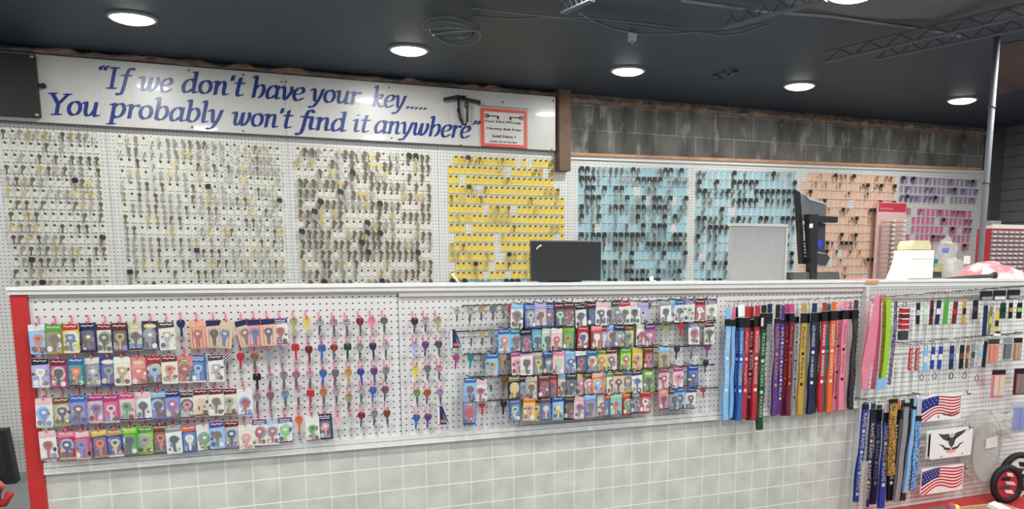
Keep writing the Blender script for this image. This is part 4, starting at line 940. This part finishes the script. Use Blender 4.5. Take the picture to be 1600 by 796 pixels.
for i, (x, y) in enumerate(((1440,590),(1460,588),(1486,588),(1507,588),(1526,592))):
    p = at(x, y, YL+.01); mb = MB(); mb.ring((0,0), .014,.018,.003, -.002,.002, M_WIRE if i != 2 else mat('black'), 14); mb.tube([(0,0,.03),(0,0,.016)], .0016, M_WIRE, 5)
    tagp(mb.build('snap_ring', None, p), '%s metal ring from left dangling under the middle rail fobs' % ordn(i), 'ring', 'rings under the fobs')
# stack of red spools
e = empty('wrist_coil', at(1414,474,YL)); tagp(e, 'red spiral wrist coil with white bands hanging at left of the upper rail', 'coil')
for k in range(4):
    z = -.024-.028*k
    MB().prism([(-.027,z-.026),(.027,z-.026),(.025,z-.012),(.027,z-.002),(-.027,z-.002),(-.025,z-.012)], -.012, .012, mat('maroon' if k == 1 else 'red', .35)).build('coil_turn', e)
    MB().box((-.028,-.013,z-.004), (.028,-.0125,z), mat('white')).build('white_band', e)
MB().box((-.026,-.01,-.19), (.026,.01,-.145), mat('charcoal', .4)).build('black_end', e)
MB().ring((0,-.008), .016,.012,.003, -.002,.002, M_NICK, 12).build('ring', e)
# blister packs at the right
def pack(x, yt, yb, wd, back, fill, label, hd='black'):
    p = at(x, yt, YL); q = at(x, yb, YL); L = p.z-q.z; w2 = wd/2
    e = MB().box((-w2,-.001,-L), (w2,.001,0), mat(back, .4)).build('blister_pack', None, p, (0,0,-.2)); tagp(e, label, 'pack', 'blister packs in the display bay')
    MB().box((-w2,-.002,-.028), (w2,-.0012,-.001), mat(hd, .4)).build('header_label', e)
    mb = MB(); mb.box((-w2*.7,-.010,-L*.9), (-w2*.05,-.002,-.034), mat(fill, .4)); mb.box((w2*.05,-.010,-L*.9), (w2*.75,-.002,-.034), mat(fill, .5)); mb.build('contents', e)
    MB().box((-w2*.85,-.0155,-L*.95), (w2*.85,-.015,-.030), M_CLEAR).build('blister', e)
pack(1541,455,470,.075,'charcoal','grey','black hang card, first on the upper rail right part')
pack(1562,454,470,.08,'charcoal','white','black hang card with white window on the upper rail')
pack(1584,453,468,.08,'charcoal','grey','black hang card at the right edge on the upper rail')
pack(1553,530,570,.07,'silver','orange','clear pack with an orange item under the middle rail','charcoal')
pack(1575,528,564,.06,'silver','charcoal','clear pack with dark items under the middle rail','grey')
pack(1591,528,564,.055,'khaki','tan','clear pack with tan item at the right edge','black')
pack(1561,578,622,.085,'pink','beige','pink and beige hang card below the middle rail')
pack(1595,576,617,.08,'maroon','brown','dark red hang card at the right edge below the middle rail')
pack(1594,628,676,.11,'silver','periwinkle','bulky clear pack with blue-grey and maroon items at right edge','silver')
cl_ = at(1558,524,YL-.03)
mb = MB().ball((0,0,0), .022, mat('white'), 12, 8, (1.2,.6,.7)); mb.ball((0,-.002,.014), .02, mat('black'), 12, 6, (1,.6,.4)); tagp(mb.build('round_clip', None, cl_), 'white and black round clip above the clear packs', 'clip')
# ---------------------------------------------------------------- plates
def plate_base(name, c0, c1, label, Y, grp, wd=.30, ht=.15, dz=0):
    p = at(*c0, Y); L = at(*c1, Y).x-p.x
    r = .012; pts = []
    for cx_, cz, a in ((L-r,-r,0),(r,-r,1),(r,-ht+r,2),(L-r,-ht+r,3)):
        for k in range(4): t = (a+k/3)*PI/2; pts.append((cx_+r*math.cos(t), cz+r*math.sin(t)))
    o = MB().prism(pts, -.001, .001, mat((238,238,236), .25)).build(name, None, p); tagp(o, label, 'plate', grp)
    return o, L, ht
def flag_plate(c0, c1, label, ht, Y, stars, amp):
    o, L, H = plate_base('licence_plate', c0, c1, label, Y, 'metal plates in the display bay', ht=ht)
    n = 24
    def wz(u, v): return -H*.10 - v*H*.92 + (.05+.10*v)*H*math.sin(u*6.6-.9) + .30*H*u*(v+.15)
    def P(u, v): return (L*(.015+.97*u), max(-H+.002, min(-.002, wz(u, v))))
    st = MB()
    for k in range(0,13,2):
        for i in range(n):
            u0, u1 = i/n, (i+1)/n
            if k < 7 and u1 <= .42: continue
            a,b,c,d = P(u0,(k+1)/13),P(u1,(k+1)/13),P(u1,k/13),P(u0,k/13)
            if abs(c[1]-b[1]) < .0005: continue
            st.prism([a,b,c,d], -.0016, -.001, mat((196,36,46), .3))
    st.build('red_stripes', o)
    ca = MB()
    for i in range(10): ca.prism([P(i*.042,7/13),P((i+1)*.042,7/13),P((i+1)*.042,0),P(i*.042,0)], -.0018, -.001, mat((34,44,128), .3))
    ca.build('blue_canton', o)
    sr = MB()
    for r in range(4 if stars else 3):
        for c in range(6 if stars else 4):
            q = P(.035+.42*(c+.5*(r%2))/(6.6 if stars else 4.6), .06+.5*r/(4.2 if stars else 3.2)); rr_ = .0042
            sr.prism([(q[0]+(rr_ if k%2 == 0 else rr_*.45)*math.sin(k*PI/5), q[1]+(rr_ if k%2 == 0 else rr_*.45)*math.cos(k*PI/5)) for k in range(10)], -.0021, -.0018, mat('white'))
    sr.build('white_stars', o)
    return o, L, H
YPL = YF-.07
o, L, H = flag_plate((1440,620),(1503,617), 'upper metal plate with waving stars and stripes flag and small script', .142, YPL, False, .09)
tx_ = MB(); text_h(tx_, 'Support', L*.56, -H*.86, L*.38, H*.16, -.0026, mat('navy'), .01); tx_.build('script_lettering', o)
MB().disc((L*.44,-H*.84), .004,.010, -.0026,-.002, mat('red'), 8).build('ribbon_mark', o)
flag_plate((1440,733),(1506,728), 'lower metal plate with many starred flag and red and white waving stripes', .152, YPL, True, .07)
for k, (c0, c1, lab) in enumerate((((1447,674),(1511,668),'rearmost white plate of the stack behind the eagle plate'), ((1449,674),(1514,669),'middle white plate of the stack behind the eagle plate'), ((1455,675),(1520,670),'front white plate with a black eagle over crossed banner'))):
    o, L, H = plate_base('licence_plate', c0, c1, lab, YPL-.014*k+.012, 'metal plates in the display bay', ht=.158)
    if k == 1: MB().box((.012,-.0016,-.145), (.028,-.001,-.02), mat('charcoal')).build('dark_band', o)
    if k == 2:
        def S_(pts): return [(L*u, -H*v) for u, v in pts]
        eg = MB(); E_ = mat((70,66,60), .5)
        eg.prism(S_([(.16,.10),(.30,.15),(.42,.14),(.46,.30),(.40,.40),(.30,.33)]), -.0016,-.001, E_)
        eg.prism(S_([(.40,.30),(.60,.28),(.56,.55),(.50,.66),(.44,.52)]), -.0016,-.001, E_)
        eg.prism(S_([(.58,.14),(.68,.10),(.84,.04),(.80,.14),(.68,.27),(.58,.36),(.54,.28)]), -.0016,-.001, E_); eg.build('eagle_body', o)
        hd = MB(); hd.disc((L*.50,-H*.20), L*.05, H*.08, -.0022,-.0016, mat('silver'), 10); hd.build('eagle_head', o)
        bn = MB()
        for s in (-1,1):
            pts = [(L*(.50+s*.02),-H*.74),(L*(.50+s*.16),-H*.70),(L*(.50+s*.21),-H*.58),(L*(.50+s*.31),-H*.48),(L*(.50+s*.20),-H*.52),(L*(.50+s*.14),-H*.62),(L*(.50+s*.02),-H*.66)]
            bn.prism(pts if s > 0 else pts[::-1], -.0016,-.001, mat('charcoal'))
        bn.build('banner', o)
        sh = MB(); sh.disc((L*.5,-H*.76), L*.13,H*.09, -.0014,-.001, mat('salmon'), 14); sh.build('emblem_base', o)
        sm_ = MB(); sm_.disc((L*.27,-H*.93), .007,.003, -.0014,-.001, mat('charcoal'), 8); sm_.disc((L*.78,-H*.90), .007,.003, -.0014,-.001, mat('charcoal'), 8); sm_.build('mounting_slots', o)
for i, (a, b) in enumerate((((1489,618),(1517,617)), ((1494,673),(1520,670)), ((1500,735),(1513,734)))):
    q = at(*b, YF-.11); mb = MB().tube([(at(*b,YF-.005).x-.03, YF-.004, q.z), (q.x-.01,YF-.10,q.z), (q.x,YF-.112,q.z+.008)], .0028, M_BWIRE, 6)
    tagp(mb.build('black_hook'), 'black hook over the %s plate from the top in the bay' % ordn(i), 'hook', 'black peg hooks')
# clear round packages
def disc_pack(x, y, rx, ry, label, Y, tags):
    p = at(x, y, Y); e = empty('clear_disc_pack', p, (0,0,-.25)); tagp(e, label, 'package', 'clear round packages')
    mb = MB().disc((0,0), rx, ry, -.001, .001, M_PLAS, 28); mb.build('clear_disc', e)
    MB().ring((0,0), rx, ry, .006, -.006, .006, M_PLAS, 28).build('disc_rim', e)
    MB().prism([(-.03+rx*.2,ry*.1),(.04+rx*.2,ry*.16),(.04+rx*.2,ry*.52),(-.03+rx*.2,ry*.44)], -.008, -.0065, mat('white')).build('paper_label', e)
disc_pack(1531,694,.135,.20, 'large clear plastic round package right of the eagle plate', YPL, 1)
disc_pack(1541,706,.085,.17, 'smaller clear plastic round package overlapping the large one', YPL-.03, 1)
p = at(1564,662,YPL-.06); mb = MB(); pts_ = [(-.10,.02),(-.05,.07),(.02,.05),(.10,.075),(.13,-.01),(.09,-.05),(.10,-.10),(.02,-.075),(-.04,-.06),(-.09,-.05)]
n = len(pts_); mb.add([(x_,.0+.012*math.sin(i_*2),z_) for i_,(x_,z_) in enumerate(pts_)] + [(x_*.5,-.025-.01*math.sin(i_*3),z_*.5) for i_,(x_,z_) in enumerate(pts_)] + [(0,-.015,0)], [(i_,(i_+1)%n,n+(i_+1)%n,n+i_) for i_ in range(n)] + [(n+i_,n+(i_+1)%n,2*n) for i_ in range(n)], M_PLAS)
tagp(mb.build('plastic_bag', None, p), 'crumpled clear bag above and right of the round packages', 'bag')
# steering wheel covers
def tyre(x, y, R, rx, label, Y, face):
    p = at(x, y, Y); e = empty('steering_wheel_cover', p, (0,0,-.35)); tagp(e, label, 'wheel cover', 'steering wheel covers')
    MB().tube([(rx*math.cos(2*PI*i/28),0,R*math.sin(2*PI*i/28)) for i in range(28)], .019, mat('black', .6), 10, close=True, ref=(0,1,0)).build('rubber_ring', e)
    mb = MB()
    mb.disc((0,0), rx*.82,R*.82, -.006,-.002, mat(face[0], .4), 20); mb.build('face_card', e)
    mb = MB()
    for k, c in enumerate(face[1]):
        z_ = R*(.62-.26*k); w_ = rx*.75*math.sqrt(max(.1, 1-(z_/R/.8)**2))
        mb.prism([(-w_*(.9 if k % 2 else .1),z_-R*.1),(w_*(.1 if k % 2 else .85),z_-R*.16),(w_*(.35 if k % 2 else .6),z_+R*.06),(-w_*(.5 if k % 2 else .3),z_+R*.1)], -.009,-.006, mat(c))
    mb.build('card_picture', e)
tyre(1592,747,.135,.105, 'larger black wheel cover with black and white card at the right edge', YF-.10, ('white',('black','charcoal','black','grey','black','red')))
tyre(1573,757,.095,.075, 'smaller black wheel cover with a red and white card in front of the larger one', YF-.17, ('red',('white','black','palepink','charcoal','white')))
# open carton with things in it
bx = at(1563,786,2.45); lf = atz(1500,792.5,bx.z)-bx; e = empty('cardboard_box', (bx.x,bx.y,0), (0,0,math.atan2(lf.x,-lf.y))); tagp(e, 'open brown cardboard box at the lower right corner in front of the bay', 'box')
CB = mat((196,162,124), .8); hb = bx.z; wv = .42
def ec(lx, ly): return lx, ly
wl = MB()
for a, b in (((0,-.006),(wv,0)), ((-.0,-wv),(.006,-.006)), ((wv-.006,-wv),(wv,-.006)), ((.006,-wv),(wv-.006,-wv+.006))):
    wl.box((a[0],a[1],0.0), (b[0],b[1],hb), CB)
wl.build('box_walls', e); MB().box((.006,-wv+.006,0.0), (wv-.006,-.006,.006), CB).build('box_floor', e)
fl = MB(); fl.box((.0,.002,hb-.13), (wv,.006,hb-.004), CB); fl.build('folded_flap', e)
MB().box((-.006,-wv,hb-.15), (-.002,0,hb-.004), CB).build('folded_flap', e)
pp = at(1556,790,2.35); tagp(MB().box((-.05,-.06,-.012), (.05,.02,.004), mat('white')).build('folded_paper', None, pp, (.3,.1,.4)), 'white folded paper lying in the open cardboard box', 'paper')
pp = at(1488,797,2.3); mb = MB()
for k, c in enumerate(('yellow','red','purple','orange','navy')): mb.ball((.018*math.cos(k*1.3), .012*math.sin(k*2), .006*math.sin(k*1.7)), .022, mat(c), 10, 6, (.8,1,1))
tagp(mb.build('plush_ball', None, pp), 'multicoloured round toy peeking over the lower frame edge left of the box', 'toy')
tagp(MB().box((pp.x-.09,pp.y-.08,.034), (pp.x+.09,pp.y+.10,pp.z-.020), mat('charcoal')).build('display_stand'), 'dark stand below the multicoloured toy', 'stand')
# ================================================================ ON AND BEHIND THE COUNTER
def ct(x): return ztop(x)
def on_top(px, Y):  # X on countertop line for a pixel column
    return at(px, 440, Y).x
YM = YF+.22
# flat black monitor seen from behind
x0 = at(831,410,YM).x; x1 = at(939,410,YM).x; zt0 = at(885,376.5,YM).z; zb0 = ct(x0)+.006
mo = empty('computer_monitor', ((x0+x1)/2,YM,0)); tagp(mo, 'flat black monitor with a small white sticker standing on the counter', 'monitor'); hw = (x1-x0)/2
MB().box((-hw,0,zb0), (hw,.022,zt0), mat((34,34,38), .35)).build('screen_back', mo)
MB().box((-hw-.003,-.002,zt0-.004), (hw+.003,.024,zt0+.002), mat((120,120,122), .3)).build('top_bezel', mo)
MB().prism([(-hw+.022,zt0-.036),(-hw+.036,zt0-.022),(-hw+.05,zt0-.018),(-hw+.046,zt0-.026),(-hw+.034,zt0-.03),(-hw+.026,zt0-.042)], -.002, 0, mat('white')).build('white_sticker', mo)
MB().box((-.09,.025,ct(x0)), (.09,.14,ct(x0)+.012), mat('charcoal')).build('stand_foot', mo)
MB().box((-.02,.023,ct(x0)+.012), (.02,.04,ct(x0)+.1), mat('charcoal')).build('stand_neck', mo)
# grey panel
YG = YF+.25
x0 = at(1143,400,YG).x; x1 = at(1226,400,YG).x; zl0 = at(1143,354,YG).z; zr0 = at(1226,347,YG).z; zb0 = ct(x0)+.0005
gp = empty('grey_cabinet', (0,0,0)); tagp(gp, 'light grey upright metal panel or cabinet back on the counter left of the terminal', 'cabinet')
MB().hexa([(x0,YG,zb0),(x1,YG,zb0),(x1,YG+.03,zb0),(x0,YG+.03,zb0),(x0,YG,zl0),(x1,YG,zl0+.012),(x1,YG+.03,zl0+.012),(x0,YG+.03,zl0)], mat((150,150,150), .5)).build('panel_body', gp)
MB().box((x0-.004,YG-.006,zl0+.002), (x1+.012,YG+.036,zl0+.016), mat((182,182,180), .35)).build('top_rim', gp)
MB().box((x1+.0005,YG-.004,zb0), (x1+.014,YG+.03,zl0), mat((186,186,184), .4)).build('side_rim', gp)
MB().tube([(x1-.01,YG+.04,zl0+.014),(x1+.05,YG+.05,zl0+.016),(x1+.055,YG+.05,zl0-.01)], .005, mat('charcoal'), 6).build('bent_arm', gp)
# touch terminal seen edge on
YPOS = YF+.24
pz = empty('point_of_sale_terminal', (0,0,0)); tagp(pz, 'black touch screen sales terminal seen from its side on a stand', 'terminal')
def q(x, y, Y=YPOS): p = at(x, y, Y); return p
def side(name, pts, y0, y1, mt): 
    mb = MB(); mb.prism([(q(x,y).x, max(q(x,y).z, ct(3)+.001)) for x, y in pts], y0, y1, mt); return mb.build(name, pz)
side('screen_edge', [(1242,299),(1246,301),(1255,413),(1249,413)], YPOS-.02, YPOS+.01, mat((26,26,30), .25))
side('upper_housing', [(1246,302),(1262,308),(1284,317),(1290,324),(1288,340),(1262,345),(1250,345)], YPOS-.01, YPOS+.03, mat((96,98,102), .4))
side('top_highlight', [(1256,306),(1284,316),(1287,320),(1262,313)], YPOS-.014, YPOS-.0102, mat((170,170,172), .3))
side('rear_housing', [(1268,344),(1290,350),(1289,392),(1297,404),(1290,416),(1266,412)], YPOS+.0, YPOS+.04, mat((58,58,62), .4))
side('stand_column', [(1254,336),(1268,336),(1266,436),(1257,436)], YPOS-.05, YPOS-.012, mat((32,32,36), .35))
side('hinge_arm', [(1266,338),(1301,340),(1300,349),(1266,348)], YPOS-.04, YPOS-.012, mat((28,28,30), .4))
side('stand_base', [(1233,426),(1302,425),(1304,437),(1231,437)], YPOS-.04, YPOS+.06, mat((76,76,80), .5))
side('white_sticker', [(1254,351),(1259,350.5),(1259,357),(1254,357.5)], YPOS-.053, YPOS-.0505, mat('white'))
side('blue_plug', [(1275,376),(1284,375),(1282,387),(1277,388)], YPOS-.008, YPOS-.0005, mat((40,60,190)))
side('panel_seam', [(1268,393),(1289,396),(1289,397),(1268,394.5)], YPOS-.004, YPOS-.0005, mat('silver'))
for k in range(7): side('vent_slot', [(1249.5+k*.4,370+k*5),(1253.5+k*.4,370+k*5),(1253.5+k*.4,371.5+k*5),(1249.5+k*.4,371.5+k*5)], YPOS-.023, YPOS-.0205, mat('grey'))
# white container with a beige lid
YW = YF+.22
def boxpx(name, par, xa, xb, ya, yb, Y, d, mt):
    A = at(xa, ya, Y); B = at(xb, yb, Y); z0 = max(B.z, ct(A.x)+.0005); return MB().box((A.x,Y,z0), (B.x,Y+d,A.z), mt).build(name, par)
wc = empty('plastic_container', (0,0,0)); tagp(wc, 'white plastic container with beige top standing on the counter right of the terminal', 'container')
boxpx('container_body', wc, 1424,1457, 391,435, YW, .12, mat((236,236,228), .35))
A = at(1406,435,YW); B = at(1424,403,YW); zt_ = B.z
MB().prism([(A.x,ct(A.x)),(B.x-.001,ct(A.x)),(B.x-.001,zt_),(B.x-.03,zt_-.004),(A.x+.04,zt_-.04)], YW+.01, YW+.10, mat((236,236,228), .35)).build('sloped_spout', wc)
A = at(1427,390,YW); B = at(1458,376,YW)
MB().prism([(A.x,A.z),(B.x,A.z),(B.x+.003,A.z+.02),(B.x-.02,B.z),(A.x+.02,B.z),(A.x-.003,A.z+.02)], YW+.01, YW+.11, mat((218,204,160), .5)).build('beige_lid', wc)
boxpx('label_seam', wc, 1424,1457, 404.5,405, YW-.001, .0008, mat('grey'))
# crumpled clear bags
def blob(name, x, y, rx, rz, mt, label, cat, Y, seed, grp=None, ry=.05, lump=.25):
    r_ = random.Random(seed); p = at(x, y, Y); mb = MB(); n, m_ = 16, 10; vs = []; fs = []
    zf = ct(p.x)-p.z+.001
    for i in range(m_+1):
        a = PI*i/m_
        for k in range(n):
            t = 2*PI*k/n; s = 1+lump*math.sin(3*t+seed)*math.sin(2.7*a+seed)+r_.uniform(-lump,lump)*.5
            vs.append((rx*s*math.sin(a)*math.cos(t), ry*s*math.sin(a)*math.sin(t), max(zf, rz*s*math.cos(a))))
    for i in range(m_):
        for k in range(n): fs.append((i*n+k,(i+1)*n+k,(i+1)*n+(k+1)%n,i*n+(k+1)%n))
    o = mb.add(vs, fs, mt).build(name, None, p); tagp(o, label, cat, grp); return o
blob('clear_bag', 1490,420,.05,.06, M_PLAS, 'crumpled clear bag on the counter right of the container', 'bag', YF+.34, 2, 'clear bags on the counter')
blob('clear_bag', 1478,402,.06,.11, M_PLAS, 'taller clear bag of small packets right of the container', 'bag', YF+.45, 5, 'clear bags on the counter')
for i, (x, y, w_, h_, c) in enumerate(((1468,412,.06,.05,'khaki'),(1465,424,.07,.04,'charcoal'),(1478,388,.05,.03,'periwinkle'),(1486,404,.045,.06,'white'),(1463,405,.03,.05,'teal'),(1512,400,.05,.05,'white'))):
    p = at(x, y, YF+.36+.01*i); z0 = max(ct(p.x)+.001, p.z-h_)
    tagp(MB().box((p.x-w_/2,p.y,z0), (p.x+w_/2,p.y+.006,z0+h_), mat(c, .3)).build('small_packet'), '%s packet, %s of the pile behind the clear bags' % (nm(c), ordn(i)), 'packet', 'small packets on the counter')
# bag of pink and white plastic, black tube
mt, ntt, bs = newmat('pink_white_plastic'); g = G(ntt); P_, gx, gy, gz = g.pos(); nn = g.noise(P_, 11, 3)
ntt.links.new(g.mix(g.m('MULTIPLY_ADD', g.m('SUBTRACT', nn, .5), 6.0, .5), lin((240,230,228)), lin((226,140,146))), bs.inputs['Base Color']); bs.inputs['Roughness'].default_value = .3
A = at(1505,431,YF+.3); vs = []; fs = []
prof = [(1510,434),(1518,425),(1532,414),(1547,409),(1560,409),(1575,417),(1590,427),(1606,436),(1640,438)]
for j in range(7):
    v = j/6
    for i, (x, y) in enumerate(prof):
        p = at(x, y, YF+.3); hgt = max(0, p.z-ct(p.x)); f = math.sin(PI*(.08+.84*v))**.7*(1+.12*math.sin(i*2+j*1.7)); vs.append((p.x, YF+.18+.3*v, ct(p.x)+.001+hgt*f*(1 if 0 < j < 6 else 0)))
n = len(prof); fs = [(j*n+i,j*n+i+1,(j+1)*n+i+1,(j+1)*n+i) for j in range(6) for i in range(n-1)]
tagp(MB().add(vs, fs, mt).build('plastic_bag'), 'crumpled pink and white plastic bag at the right end of the counter', 'bag')
a = at(1486,432,YF+.1); b = at(1552,427,YF+.1); zc = ct(a.x)
tb = empty('black_tube', (0,0,0)); tagp(tb, 'black tapered tube with an open end lying on the counter before the plastic bag', 'tube')
MB().tube([(a.x,a.y,zc+.008),(b.x-.03,b.y,zc+.018),(b.x,b.y-.01,zc+.021)], [.006,.013,.018], mat((60,60,64), .4), 14).build('tube_body', tb)
MB().tube([(b.x-.006,b.y-.008,zc+.021),(b.x+.006,b.y-.012,zc+.022)], [.0195,.0195], mat('black', .4), 14).build('tube_mouth', tb)
tagp(MB().box((at(1478,436,YF+.06).x,YF+.05,zc+.0005),(at(1546,436,YF+.06).x,YF+.16,zc+.004), mat('white')).build('paper_sheet'), 'white paper sheet under the black tube on the counter', 'paper')
# red small parts cabinet further back
YC = 4.55
pc_ = empty('parts_cabinet', (0,0,0)); tagp(pc_, 'red small parts cabinet with rows of little drawers beside the dark wall', 'cabinet')
A = at(1548,357,YC); Bx = A.x+.55; zb_c = at(1548,432,YC).z-.22
MB().box((A.x,YC+.01,zb_c), (Bx,YC+.12,A.z), mat((178,40,46), .4)).build('cabinet_body', pc_)
rows = 17; hh = (A.z-.012-zb_c)/rows
for r in range(rows):
    nd = 8 if r < 9 else 5; wdw = (Bx-A.x-.03)/nd
    for c in range(nd):
        d = MB().box((A.x+.018+c*wdw,YC,zb_c+.008+r*hh if False else A.z-.012-(r+1)*hh+.004), (A.x+.018+(c+1)*wdw-.004,YC+.009,A.z-.012-r*hh-.002), mat((150,130,136), .35)).build('drawer', pc_)
        zc_ = A.z-.012-r*hh-hh*.55
        MB().box((A.x+.018+c*wdw+wdw*.2,YC-.010,zc_-.004), (A.x+.018+(c+1)*wdw-wdw*.3,YC,zc_+.006), mat('white', .3)).build('drawer_pull', d)
ds = empty('back_desk', (0,0,0)); tagp(ds, 'white work table behind the counter under the red parts cabinet', 'table')
MB().box((A.x-.14,YC-.25,zb_c-.03), (Bx+.5,YC+.14,zb_c-.0005), mat('white')).build('table_top', ds)
for lx in (A.x-.12,Bx+.45):
    for ly in (YC-.22,YC+.10): MB().box((lx,ly,0), (lx+.03,ly+.03,zb_c-.03), mat('grey')).build('leg', ds)
t0 = at(1563,350,YC+.05)
tagp(MB().box((A.x+.06,YC+.03,A.z+.0005), (Bx,YC+.115,A.z+.035), mat('white')).build('paper_stack'), 'stack of white papers on top of the red parts cabinet', 'papers')
tagp(MB().box((A.x+.05,YC+.04,A.z+.036), (A.x+.17,YC+.11,A.z+.066), mat('grey')).build('small_box'), 'small grey box on the papers above the red cabinet', 'box')
tagp(MB().box((A.x-.10,YC+.02,zb_c), (A.x-.03,YC+.12,zb_c+.30), mat('silver')).build('paper_holder'), 'pale grey holder standing left of the red parts cabinet', 'holder')
# wall display card with long white prongs
YD = YB-.09
dc = empty('display_card', (0,0,0)); tagp(dc, 'pink wall display card with a red header and long white-tagged prongs', 'display')
A = at(1372,316,YD); B = at(1410,440,YD); T1 = at(1410,316,YD)
MB().box((A.x,YD,B.z-.1), (B.x,YD+.017,A.z), mat((232,188,190), .4)).build('card_board', dc)
hz = at(1390,331,YD).z
MB().box((A.x+.012,YD-.003,hz), (B.x-.012,YD-.0002,A.z-.006), mat((204,64,78), .4)).build('red_header', dc)
tx = MB(); text_h(tx, 'keyline', A.x+.03, hz+.012, .17, .03, YD-.0036, mat('palepink')); tx.build('header_lettering', dc)
for k in range(13):
    z = at(1390,346+k*7.0,YD).z; x = A.x+.06
    for j in range(2):
        xx = A.x+.05+.14*j; tagp(MB().tube([(xx,YD,z),(xx+.0,YD-.16,z-.004)], .003, mat('cream'), 5).box((xx-.02,YD-.168,z-.014), (xx+.02,YD-.164,z+.006), mat('white')).box((xx-.016,YD-.155,z-.022), (xx+.016,YD-.02,z-.016), mat('khaki')).build('long_prong'), 'long white tagged prong, %s from top, %s column of pink display' % (ordn(k), 'left' if j == 0 else 'right'), 'prong', 'prongs of the pink wall display')
# bits lying on the counter edge
def lying(name, x, Y, data, label, cat):
    p = at(x, 440, Y); o = link(name, data, None, (p.x, Y, ct(p.x)+.003), (PI/2*.0, 0, 0)); tagp(o, label, cat); return o
kk = MB().ball((0,0,.012), .012, mat('white'), 10, 6, (1,.4,1)); kk.tube([(0,0,.002),(.02,-.004,.0)], .004, mat('white'), 6)
lying('white_key', 1018, YF+.06, kk.data('white_key'), 'tiny white key lying on the counter right of the black monitor', 'key')
kk = MB().tube([(-.012,0,.03),(.01,-.004,.0)], .004, mat('white'), 6); kk.ball((-.014,0,.034), .008, mat('white'), 8, 5, (1,.5,1))
lying('white_key', 713, YF+.06, kk.data('white_key'), 'white key leaning on the counter edge left of the black monitor', 'key')
p0 = at(1353,439,YT-.008); p1 = at(1373,443,YT-.008)
tagp(MB().box((p0.x,YT-.009,p1.z), (p1.x,YT-.0065,ct(p0.x)), mat((214,160,90))).build('price_sticker'), 'small orange sticker on the counter edge at the bay joint', 'sticker')
p0 = at(1338,440,YF+.1); tagp(MB().box((p0.x,YF+.06,ct(p0.x)+.001), (p0.x+.11,YF+.2,ct(p0.x)+.006), mat((226,150,186))).build('pink_notepad'), 'pink notepad lying on the counter right of the terminal', 'notepad')
# ================================================================ LOWER LEFT BACKGROUND
a = atz(26,756,0); Yk = a.y; z1 = at(22,672,Yk).z
sp = empty('black_cabinet', (0,0,0)); tagp(sp, 'black upright box with slanted front on the grey carpet at lower left', 'box')
xr_ = a.x; MB().prism([(xr_-.34,0),(xr_,.0),(xr_-.03,z1),(xr_-.30,z1)], Yk-.005, Yk+.11, mat((30,30,32), .7)).build('box_body', sp)
MB().prism([(xr_-.31,.06),(xr_-.05,.06),(xr_-.055,z1-.05),(xr_-.29,z1-.05)], Yk-.012, Yk-.0052, mat((44,44,47), .9)).build('front_grille', sp)
Yr = 4.6
rc = empty('red_hand_truck', (0,0,0)); tagp(rc, 'red metal frame piece standing on the carpet at the lower left corner', 'frame')
R_ = mat((196,44,46), .4)
P_ = [at(-40,792,Yr), at(8,786,Yr), at(16,770,Yr)]
MB().tube(P_, .022, R_, 10).build('bent_foot', rc)
MB().tube([at(-8,752,Yr+.02), at(4,760,Yr+.02), at(-4,786,Yr+.02)], .018, mat((206,120,112), .4), 8).build('side_tube', rc)
MB().box((P_[0].x-.02,Yr-.02,0), (P_[0].x+.02,Yr+.02,P_[0].z), R_).build('support', rc)
